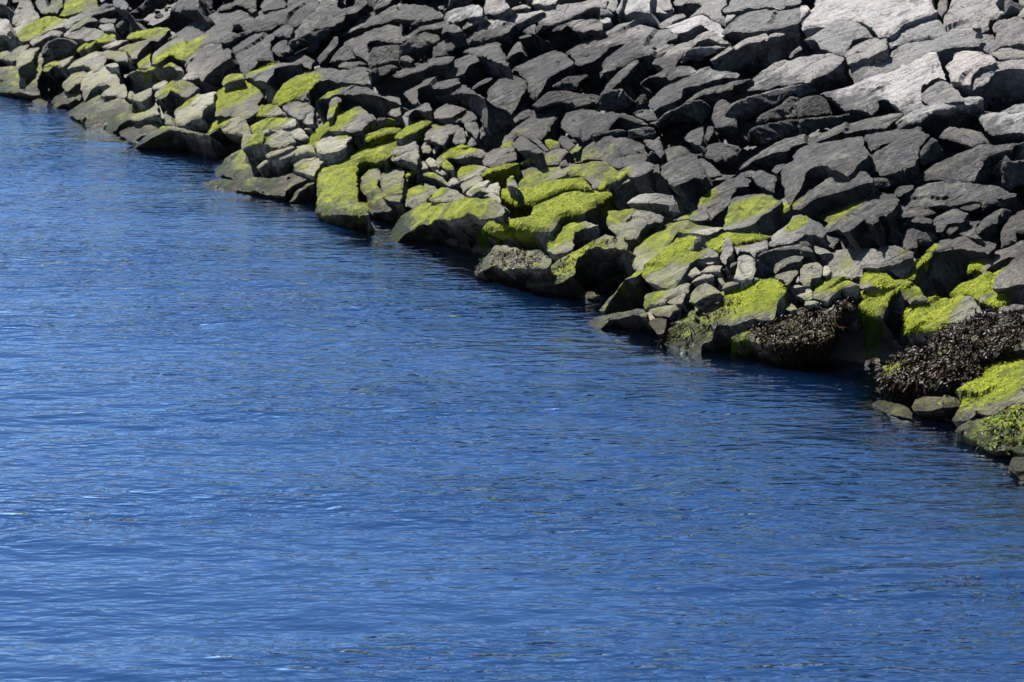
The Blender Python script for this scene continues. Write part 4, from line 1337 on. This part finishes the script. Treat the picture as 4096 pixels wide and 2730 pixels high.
# ------------------------------------------------------------------ names for the single rocks
HERO = {
    'F7': ('big rounded boulder thickly coated in bright green algae, its foot in the water', 'the big algae-coated boulder'),
    'G17': ('broad flat rock with bright green felted top and black front face above the water', 'the broad green-topped rock'),
    'G16': ('bright green rock lying just uphill behind the broad green-topped rock', None),
    'J12': ('long sloping rock with a yellow-green cap and weedy foot dipping into the water', 'the long green-capped ramp rock'),
    'H27': ('small upright whitish stone standing among rubble', 'the upright whitish stone'),
    'H23': ('thin upright grey shard standing against a green flat rock', 'the thin upright shard'),
    'D24': ('pointed tooth-shaped dark stone standing up with a pale speckled tip', 'the tooth-shaped standing stone'),
    'C22': ('upright dark boulder with a rounded yellowish top leaning on a huge slab', 'the round-topped upright boulder'),
    'C21': ('huge dark flat rock behind the upright round-topped boulder', None),
    'H6': ('bulky grey faceted boulder with a rounded outline, standing proud of its neighbours', 'the bulky faceted boulder'),
    'E2': ('giant pale grey flat rock high on the bank with a long crack', 'the giant pale slab'),
    'D12': ('large pinkish pale flat rock with a dark underside high on the bank', 'the pinkish slab'),
    'H10': ('very long thin pale fibrous sliver of rock', 'the long fibrous sliver'),
    'K15': ('large boulder mostly hidden under a mat of brown wrack', 'the wrack-covered boulder'),
    'J15': ('dark boulder at the water draped with brown wrack and green strands', 'the wrack-draped boulder'),
    'E15': ('very long pitted grey rock rising to a pointed end', 'the long pitted rock'),
    'C8': ('very long brownish grey flat rock tapering to a thin lower end', 'the long tapering slab'),
    'B18': ('long flat rock grey above and streaked green on its lower half', 'the green-streaked slab'),
    'A26': ('large grey slab with a green-patched lower corner, uphill of the whitish block', 'the green-cornered slab'),
    'A30': ('whitish angular block wedged between buff rocks near the waterline', 'the whitish block'),
    'G15': ('large wedge-shaped rock with mottled green top, running down into the water', 'the mottled wedge rock'),
    'M4': ('large rock covered in bright green algae beside the wrack-covered boulder', 'the green rock by the wrack'),
    'K9': ('upright rock capped with long green algae, dark front hung with green strands', 'the green-capped upright rock'),
    'K10': ('block with a bright green matted top and a black square front', 'the green matted block'),
    'K11': ('flat grey rock whose lower half is covered with bright green algae', None),
    'I5': ('wide smooth pale-grey flat rock with a sharp pointed end', 'the wide smooth slab'),
    'I20': ('dark rock with a narrow bright green strip down one edge', 'the green-edged dark rock'),
    'I21': ('wide mottled buff-grey flat rock low on the bank', 'the wide mottled slab'),
    'H21': ('sloping rock with a bright yellow-green band along its upper edge', 'the green-banded rock'),
    'H18': ('smooth grey flat rock with a pale green bloom on its face', 'the green-bloomed slab'),
    'B21': ('squarish block with a yellow-green top and dark right side', 'the squarish green block'),
    'B27': ('green pyramid-topped rock below a black-fronted ledge', 'the green pyramid rock'),
    'E11': ('long pale rock, dark-stained along its lower part', 'the long pale stained rock'),
    'E3': ('pale grey rock with a pointed roof-like top', None),
    'F5': ('low brown weedy shelf of rock barely above the water', 'the low weedy shelf'),
    'A47': ('buff boulder with green speckled top at the water below the whitish block', 'the speckled buff boulder'),
    'A37': ('large rounded boulder with green and brown foot in the water', 'the green-footed boulder'),
    'A7': ('pale buff slab with a yellow-green middle', 'the pale slab with green middle'),
    'K8': ('small pyramid-shaped rock tinted yellow-green', None),
    'K2': ('pale yellowish angular flat stone beside white rubble', 'the yellowish flat stone'),
    'D15': ('dark rock with a thin pale lit rim and a tall black front', 'the pale-rimmed black rock'),
    'E14': ('pale rock with a deep black hollow below its front edge', 'the pale rock over a black hollow'),
    'I10': ('dark grey triangular stone standing on its base', 'the dark triangular stone'),
    'E8': ('tiny dark triangular stone resting on a pale slab', None),
    'J10': ('low wet rock pointing out into the water', None),
    'G19': ('brown wet lump of rock below the broad green-topped rock', None),
    'G20': ('rock hung with dark seaweed tufts, greenish foot in the water', 'the tufted rock'),
    'C12': ('brown-grey flat rock with a tall black front high on the bank', None),
    'B6': ('large smooth grey rock high on the bank above the green-streaked slab', 'the large smooth rock'),
    'B4': ('long grey slab high on the bank above the green-cornered slab', None),
}


def name_rocks():
    marks = [(rid, v[1]) for rid, v in HERO.items() if v[1]]
    used = {}
    for rid, R in ROCKS.items():
        o = R['o']
        o['category'] = 'stone' if R['name'] == 'stone' else 'rock'
        if rid in HERO:
            o['label'] = HERO[rid][0]
            continue
        c, s = R['c'], R['size']
        best = sorted((np.linalg.norm(ROCKS[k]['c'] - c), k, ph) for k, ph in marks)[0]
        M = ROCKS[best[1]]
        du, de = along(c) - along(M['c']), inland(c) - inland(M['c'])
        rel = 'beside' if abs(du) > abs(de) * .8 else ('uphill of' if de > 0 else 'downhill of')
        sz = 'tiny' if s < .15 else 'small' if s < .26 else 'medium' if s < .42 else 'large' if s < .7 else 'huge'
        if R['moss'] > .10:
            tn = 'green-patched'
        elif R['dark']:
            tn = 'shaded black'
        elif R['z'] > 2.0:
            tn = 'pale grey'
        elif R['z'] > .95:
            tn = 'dark grey'
        else:
            tn = 'buff-grey'
        shp = 'sliver' if R['ratio'] > 2.3 else ('slab' if R['ratio'] > 1.95 else 'block')
        if R['name'] == 'stone':
            shp = 'sliver stone' if R['ratio'] > 1.95 else 'stone'
        lb = f'{sz} {tn} {shp} {rel} {best[2]}'
        used.setdefault(lb, []).append(o)
        o['label'] = lb
    taken = set(used)
    for lb, os_ in list(used.items()):
        if len(os_) < 2:
            continue
        rest = []
        for o in os_:
            R = [r for r in ROCKS.values() if r['o'] is o][0]
            near = sorted((np.linalg.norm(ROCKS[k]['c'] - R['c']), ph) for k, ph in marks)[:3]
            first = lb.split(' beside ')[0].split(' uphill of ')[0].split(' downhill of ')[0]
            done = False
            for a, b_ in ((0, 1), (0, 2), (1, 2)):
                nl = f'{first} between {near[a][1]} and {near[b_][1]}'
                if nl not in taken and len(nl.split()) <= 16:
                    o['label'] = nl
                    taken.add(nl)
                    done = True
                    break
            if not done:
                rest.append(o)
        if len(rest) > 1:
            for o in rest:
                o['group'] = 'look-alikes: ' + lb


name_rocks()


# ------------------------------------------------------------------ seaweed
def ribbons(name, items, mat):
    """items: list of (points Kx3, side 3, widths K, tint)"""
    verts, faces, tint = [], [], []
    for pts, side, wd, t in items:
        b0 = len(verts)
        for p, w in zip(pts, wd):
            verts.append(p - side * w / 2)
            verts.append(p + side * w / 2)
            tint += [t, t]
        for k in range(len(pts) - 1):
            a = b0 + 2 * k
            faces.append((a, a + 1, a + 3, a + 2))
    me = bpy.data.meshes.new(name)
    me.from_pydata([tuple(v) for v in verts], [], faces)
    me.shade_smooth()
    at = me.attributes.new('tint', 'FLOAT', 'POINT')
    at.data.foreach_set('value', np.array(tint, np.float32))
    me.materials.append(mat)
    o = bpy.data.objects.new(name, me)
    COL.objects.link(o)
    return o


def surface_samples(rids, n, rng, keep):
    T = []
    for rid in rids:
        R = ROCKS[rid]
        V = R['V']
        for f in R['faces']:
            if len(f) > 4:
                continue
            for k in range(1, len(f) - 1):
                T.append((V[f[0]], V[f[k]], V[f[k + 1]]))
    T = np.array(T)
    nn = np.cross(T[:, 1] - T[:, 0], T[:, 2] - T[:, 0])
    ar = np.linalg.norm(nn, axis=1)
    nn = nn / np.maximum(ar, 1e-12)[:, None]
    pick = rng.choice(len(T), size=n * 4, p=ar / ar.sum())
    out = []
    for i in pick:
        a, b_ = rng.rand(2)
        if a + b_ > 1:
            a, b_ = 1 - a, 1 - b_
        p = T[i, 0] + (T[i, 1] - T[i, 0]) * a + (T[i, 2] - T[i, 0]) * b_
        if p[2] < .02 or nn[i, 2] < -.5:
            continue
        if not keep(p, nn[i]):
            continue
        out.append((p, nn[i]))
        if len(out) >= n:
            break
    return out


def wrack(name, rids, n, seed, keep, label, lmin=.04, lmax=.12, mat=None, gold=.25, wmul=1.0):
    rng = np.random.RandomState(seed)
    items = []
    for p, nrm in surface_samples(rids, n, rng, keep):
        if mnoise.noise(Vector(p * 5.5)) < -.36:
            continue
        g = np.array([0, 0, -1.0])
        d = g - nrm * (g @ nrm)
        d = d + rng.normal(0, .8, 3)
        d = d - nrm * min(0, d @ nrm)
        d /= np.linalg.norm(d)
        L = rng.uniform(lmin, lmax)
        K = 5
        t = float(np.clip(rng.beta(1.0, 3.0) + (rng.rand() < gold) * rng.uniform(.2, .7), 0, 1))
        w0 = rng.uniform(.009, .020) * wmul
        lift = rng.uniform(.002, .014)

        def strand(q, d, L, K, w0):
            pts = []
            cur = q.copy()
            dd = d.copy()
            for k in range(K):
                pts.append(cur.copy())
                dd = dd * .8 + np.array([0, 0, -.22]) + rng.normal(0, .26, 3)
                dd /= np.linalg.norm(dd)
                cur = cur + dd * L / (K - 1)
            side = np.cross(dd, nrm + rng.normal(0, .2, 3))
            side /= max(np.linalg.norm(side), 1e-6)
            wd = w0 * np.array([.5, .9, 1.1, .9, .35][:K])
            items.append((pts, side, wd, t))
            return pts, dd
        pts, dd = strand(p + nrm * lift, d + nrm * .12, L, K, w0)
        for sgn in (-1, 1):
            if rng.rand() < .6:
                d2 = dd + np.cross(dd, nrm) * sgn * .7 + nrm * .2
                strand(pts[2 + rng.randint(2)], d2 / np.linalg.norm(d2), L * .55, 4, w0 * .8)
    o = ribbons(name, items, mat or WRACK)
    o['kind'] = 'stuff'
    o['label'] = label
    o['category'] = 'seaweed'
    return o


def inpoly(x, y, poly):
    c = False
    for i in range(len(poly)):
        (x1, y1), (x2, y2) = poly[i - 1], poly[i]
        if (y1 > y) != (y2 > y) and x < (x2 - x1) * (y - y1) / (y2 - y1) + x1:
            c = not c
    return c


def keep_px(s, txt, front=True):
    poly = [sheet_px(s, *map(float, t.split(','))) for t in txt.split()]

    def f(p, nrm):
        x, y = project(p)
        return inpoly(x, y, poly) and (nrm @ (CP - p) > 0)
    return f


wrack('brown_wrack', ['J15', 'K9'], 5000, 11,
      keep_px('K', '-260,800 -120,760 0,730 200,670 420,600 680,540 800,600 700,650 620,700 570,760 570,900 480,1050 400,1180 250,1200 60,1150 0,1060 -80,1010 -170,950 -220,880'),
      'mat of brown wrack draped over the dark boulder at the water')
wrack('brown_wrack', ['K15', 'K10', 'K13'], 8500, 12,
      keep_px('K', '1000,1420 1010,1260 1090,1100 1250,1060 1400,1010 1520,900 1700,810 1850,740 2000,690 2160,680 2353,660 2500,680 2500,1040 2353,1040 2180,1070 2050,1120 1950,1180 1930,1280 1870,1330 1800,1440 1500,1560 1100,1560'),
      'wide mat of dark brown wrack hiding the large boulder')
wrack('brown_wrack', ['J12', 'J11b'], 420, 13,
      keep_px('J', '950,900 1100,700 1300,640 1550,550 1720,420 1800,470 1700,620 1550,700 1480,800 1400,860 1340,960 1100,970'),
      'tufts of olive wrack on the foot of the green-capped ramp rock', .05, .1)
wrack('brown_wrack', ['G20'], 260, 14,
      keep_px('G', '1700,1560 1900,1380 2100,1290 2391,1150 2560,1180 2500,1260 2300,1260 2140,1360 2080,1500 1900,1620'),
      'dark seaweed tufts hanging along the crest of the tufted rock', .04, .09)
wrack('brown_wrack', ['M5', 'M4'], 700, 15,
      keep_px('M', '1560,900 1700,720 2080,560 2300,560 2300,960 1950,1060 1600,1010'),
      'olive wrack scattered over the green rock at the water', .05, .11)
wrack('brown_wrack', ['G19'], 500, 16,
      keep_px('G', '1010,1550 1200,1300 1700,1290 1850,1370 1700,1500 1300,1500 1130,1550'),
      'short brown wrack covering the wet lump of rock', .03, .06)
wrack('green_algae', ['M5'], 380, 17,
      keep_px('M', '1560,900 1700,720 2080,560 2300,560 2300,960 1950,1060 1600,1010'),
      'bright green algae tufts among the wrack on the rock at the water', .04, .09, GREENWEED, .8)
wrack('green_algae', ['K15'], 260, 18,
      keep_px('K', '1010,1420 1040,1230 1150,1190 1200,1230 1100,1330 1100,1450'),
      'bright green algae tuft at the foot of the wrack mat', .04, .09, GREENWEED, .9)


def fringe(rid, s, spots, seed, tint=(.2, .8)):
    """strands that hang from a rock's edge; spots: (x, y, length) on the sheet"""
    rng = np.random.RandomState(seed)
    R = ROCKS[rid]
    items = []
    f = SHEETS[s][2] * 4
    for (x0, y0, x1, y1, ln, n) in spots:
        for i in range(n):
            t = rng.rand()
            x, y = sheet_px(s, x0 + (x1 - x0) * t + rng.normal(0, 16), y0 + (y1 - y0) * t + rng.normal(0, 12))
            # start on the rock itself: nearest visible vertex of the rock to that view line
            d = ray(x, y)
            rel = R['V'] - CP
            al = rel @ d
            off = np.linalg.norm(rel - al[:, None] * d, axis=1)
            near = np.where(off < off.min() + .02)[0]
            p = R['V'][near[np.argmin(al[near])]].copy()
            back = (CP - p) * np.array([1, 1, 0])
            back /= np.linalg.norm(back)
            p = p + back * rng.uniform(.005, .03) + rng.normal(0, .006, 3)
            L = ln / f * np.linalg.norm(p - CP) / FPX * rng.uniform(.2, 1.1)
            K = 6
            pts = []
            wob = rng.normal(0, .03, 2)
            for k in range(K):
                q = k / (K - 1)
                pts.append(p + np.array([wob[0] * math.sin(q * 3), wob[1] * math.sin(q * 2.2), 0]) + np.array([0, 0, -L * q]) + back * .02 * math.sin(q * 3.1))
            side = np.array([1, 0, 0]) * math.cos(rng.uniform(-.6, .6)) + np.array([0, .5, 0])
            side /= np.linalg.norm(side)
            items.append((pts, side, np.array([.5, 1, 1, .8, .6, .2]) * rng.uniform(.003, .0065), rng.uniform(*tint)))
    o = ribbons('algae_fringe', items, GREENWEED)
    o['kind'] = 'stuff'
    o.parent = R['o']
    o.matrix_parent_inverse = Matrix.Translation(R['o'].location).inverted()
    return o


fringe('G17', 'G', [(1110, 1065, 1060, 1130, 330, 60), (1140, 1075, 1120, 1080, 220, 20), (1400, 1060, 1440, 1060, 130, 8), (1640, 1080, 1830, 1085, 60, 30)], 31, (.0, .5))
fringe('J15', 'J', [(1700, 805, 1760, 790, 210, 40), (1800, 800, 1850, 790, 200, 30)], 32)
fringe('K9', 'K', [(830, 700, 860, 720, 560, 16), (890, 740, 920, 740, 560, 14), (950, 740, 1000, 740, 420, 14), (780, 640, 900, 700, 130, 50)], 33, (.0, .55))
fringe('K10', 'K', [(1240, 860, 1540, 860, 40, 50), (1220, 780, 1240, 870, 180, 20)], 34, (.2, .9))
fringe('F7', 'F', [(1470, 700, 1860, 760, 90, 70)], 35, (.3, .9))
fringe('K11', 'K', [(1650, 490, 1950, 590, 45, 50)], 36, (.2, .9))


def coat(rid, n, seed):
    """short filaments of the algae felt on a rock, combed downhill"""
    rng = np.random.RandomState(seed)
    R = ROCKS[rid]
    V, mv = R['V'], R['mv']
    tri = []
    for f in R['faces']:
        if len(f) > 4:
            continue
        if min(mv[k] for k in f) > .75:
            for k in range(1, len(f) - 1):
                tri.append((f[0], f[k], f[k + 1]))
    if not tri:
        return
    T = V[np.array(tri)]
    nn = np.cross(T[:, 1] - T[:, 0], T[:, 2] - T[:, 0])
    ar = np.linalg.norm(nn, axis=1)
    nn = nn / np.maximum(ar, 1e-12)[:, None]
    ar = ar * (nn[:, 2] > .1)
    if ar.sum() <= 0:
        return
    items = []
    for i in rng.choice(len(T), size=n, p=ar / ar.sum()):
        a, b_ = rng.rand(2)
        if a + b_ > 1:
            a, b_ = 1 - a, 1 - b_
        p = T[i, 0] + (T[i, 1] - T[i, 0]) * a + (T[i, 2] - T[i, 0]) * b_
        nrm = nn[i]
        g = np.array([0, 0, -1.0])
        d = g - nrm * (g @ nrm) + rng.normal(0, .22, 3)
        d /= np.linalg.norm(d)
        L = rng.uniform(.012, .040)
        pts, cur, dd = [], p + nrm * .001, d + nrm * rng.uniform(.1, .45)
        for k in range(4):
            pts.append(cur.copy())
            dd = dd / np.linalg.norm(dd) + np.array([0, 0, -.22])
            cur = cur + dd / np.linalg.norm(dd) * L / 3
        side = np.cross(dd, nrm)
        side /= max(np.linalg.norm(side), 1e-6)
        items.append((pts, side, np.array([.8, 1, .8, .3]) * rng.uniform(.004, .009), float(np.clip(.62 + .75 * mnoise.noise(Vector(p * 4.5)) + rng.normal(0, .18), 0, 1))))
    o = ribbons('algae_coat', items, ALGAE)
    o['kind'] = 'stuff'
    o.parent = R['o']
    o.matrix_parent_inverse = Matrix.Translation(R['o'].location).inverted()


for q, (rid, n) in enumerate((('F7', 4200), ('G16', 1600), ('G17', 2600), ('G12', 400), ('J12', 1800), ('K8', 700), ('K9', 900),
                              ('K10', 1500), ('K11', 1500), ('M4', 2200), ('H21', 900), ('H22', 700), ('B21', 1100), ('B18', 1200),
                              ('B32', 500), ('B27', 1000), ('I20', 500), ('C28', 500), ('G15', 500), ('G5', 400), ('I18', 200),
                              ('A26', 300), ('A20', 300), ('A23', 300), ('G7', 200), ('G11', 300))):
    coat(rid, n, 500 + q)


def floating(spots, seed, label):
    rng = np.random.RandomState(seed)
    items = []
    for (x0, y0, x1, y1, n) in spots:
        for i in range(n):
            x, y = rng.uniform(x0, x1), rng.uniform(y0, y1)
            p = hit(x, y, np.array([0, 0, -.002]), ZUP)
            a = rng.normal(0, .5)
            d = np.array([math.cos(a), math.sin(a), 0])
            L = rng.uniform(.02, .09)
            pts = [p + d * L * k / 4 + np.array([-d[1], d[0], 0]) * .01 * math.sin(k + i) + np.array([0, 0, .010 * math.sin(k * .8 + i)]) for k in range(5)]
            side = np.array([-d[1], d[0], .25])
            items.append((pts, side / np.linalg.norm(side), np.array([.4, 1, 1, .8, .3]) * rng.uniform(.004, .010), rng.uniform(0, .5)))
    o = ribbons('floating_seaweed', items, WRACK)
    o['kind'] = 'stuff'
    o['label'] = label
    o['category'] = 'seaweed'


floating([(215, 276, 315, 314, 60), (235, 285, 300, 305, 35)], 41, 'scatter of dark seaweed bits floating off the mottled wedge rock')
floating([(925, 566, 1015, 606, 70), (940, 612, 985, 640, 30), (940, 575, 980, 590, 30)], 42, 'scatter of dark seaweed bits floating on open water beyond the wrack')


# ------------------------------------------------------------------ rubble in the gaps, and the bank beyond
def small_stone(rng, r):
    import itertools
    ph = (1 + 5 ** .5) / 2
    v = []
    for a in (-1, 1):
        for b_ in (-ph, ph):
            v += [(0, a, b_), (a, b_, 0), (b_, 0, a)]
    v = np.array(v, float) / 1.9
    v = v * rng.uniform(.6, 1.25, (len(v), 1)) * rng.uniform(.6, 1.2, 3)
    return v * r


ICO = None


def ico_faces():
    ph = (1 + 5 ** .5) / 2
    v = []
    for a in (-1, 1):
        for b_ in (-ph, ph):
            v += [(0, a, b_), (a, b_, 0), (b_, 0, a)]
    v = np.array(v, float)
    fs = []
    n = len(v)
    for i in range(n):
        for j in range(i + 1, n):
            for k in range(j + 1, n):
                if all(abs(np.linalg.norm(v[a] - v[b_]) - 2) < .01 for a, b_ in ((i, j), (j, k), (i, k))):
                    nn = np.cross(v[j] - v[i], v[k] - v[i])
                    fs.append((i, j, k) if nn @ v[i] > 0 else (i, k, j))
    return fs


def build_rubble():
    rng = np.random.RandomState(77)
    fs = ico_faces()
    verts, faces = [], []
    o0 = np.array([SH_B[0], SH_B[1], 0])
    for i in range(2600):
        u, e = rng.uniform(-1.5, 26), rng.uniform(-1.6, 6.5)
        p = o0 + sh * u + INL * (e + float(d0(u)))
        p[2] = SLOPE * e + BASE_H + rng.uniform(-.02, .12)
        r = rng.uniform(.03, .09)
        b0 = len(verts)
        verts += list(small_stone(rng, r) + p)
        faces += [tuple(b0 + k for k in f) for f in fs]
    for i in range(420):
        u, e = rng.uniform(-1.5, 26), rng.uniform(-1.0, -.02)
        p = o0 + sh * u + INL * (e + float(d0(u)))
        p[2] = -.05 - .28 * abs(e) - rng.uniform(.03, .10)
        b0 = len(verts)
        verts += list(small_stone(rng, rng.uniform(.07, .19)) * np.array([1, 1, .45]) + p)
        faces += [tuple(b0 + k for k in f) for f in fs]
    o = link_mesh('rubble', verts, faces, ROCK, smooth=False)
    o['kind'] = 'stuff'
    o['label'] = 'small broken stones filling the gaps between the rocks'
    o['category'] = 'rubble'
    o.color = (.26, .3, .3, 1)


build_rubble()


def build_beyond():
    rng = np.random.RandomState(99)
    verts, faces = [], []
    o0 = np.array([SH_B[0], SH_B[1], 0])
    placed = []
    for i in range(5000):
        u, e = rng.uniform(-7, 34), rng.uniform(.1, 8.6)
        if any((u - a) ** 2 + (e - b_) ** 2 < .62 ** 2 for a, b_ in placed):
            continue
        g = o0 + sh * u + INL * (e + float(d0(u)))
        g[2] = face_height(g) - .03
        x, y = project(g)
        if -22 < x < 1046 and y > -12:
            continue
        if not (-700 < x < 1800 and y > -330):
            continue
        placed.append((u, e))
        k = rng.randint(6, 9)
        th = np.sort(rng.uniform(0, 6.28, k))
        r = rng.uniform(.32, .52)
        poly = np.stack([np.cos(th) * rng.uniform(.7, 1.2, k) * r * 1.45, np.sin(th) * rng.uniform(.7, 1.1, k) * r * .85], -1)
        if abs(area2(poly)) < .1:
            continue
        N = NS + rng.normal(0, .12, 3)
        N /= np.linalg.norm(N)
        t1 = GR1 - N * (GR1 @ N)
        t1 /= np.linalg.norm(t1)
        t2 = np.cross(N, t1)
        loc, fc = rock_mesh(poly, rng, .45, .10, 'x', .8)
        V = loc[:, :1] * t1 + loc[:, 1:2] * t2 + loc[:, 2:] * N + g
        b0 = len(verts)
        verts += list(V)
        faces += [tuple(b0 + q for q in f) for f in fc]
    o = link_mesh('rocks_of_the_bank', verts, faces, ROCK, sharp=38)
    o['kind'] = 'stuff'
    o['label'] = 'more grey rocks of the bank on either side and above'
    o['category'] = 'rocks'
    o.color = (.5, .25, .5, 1)


build_beyond()
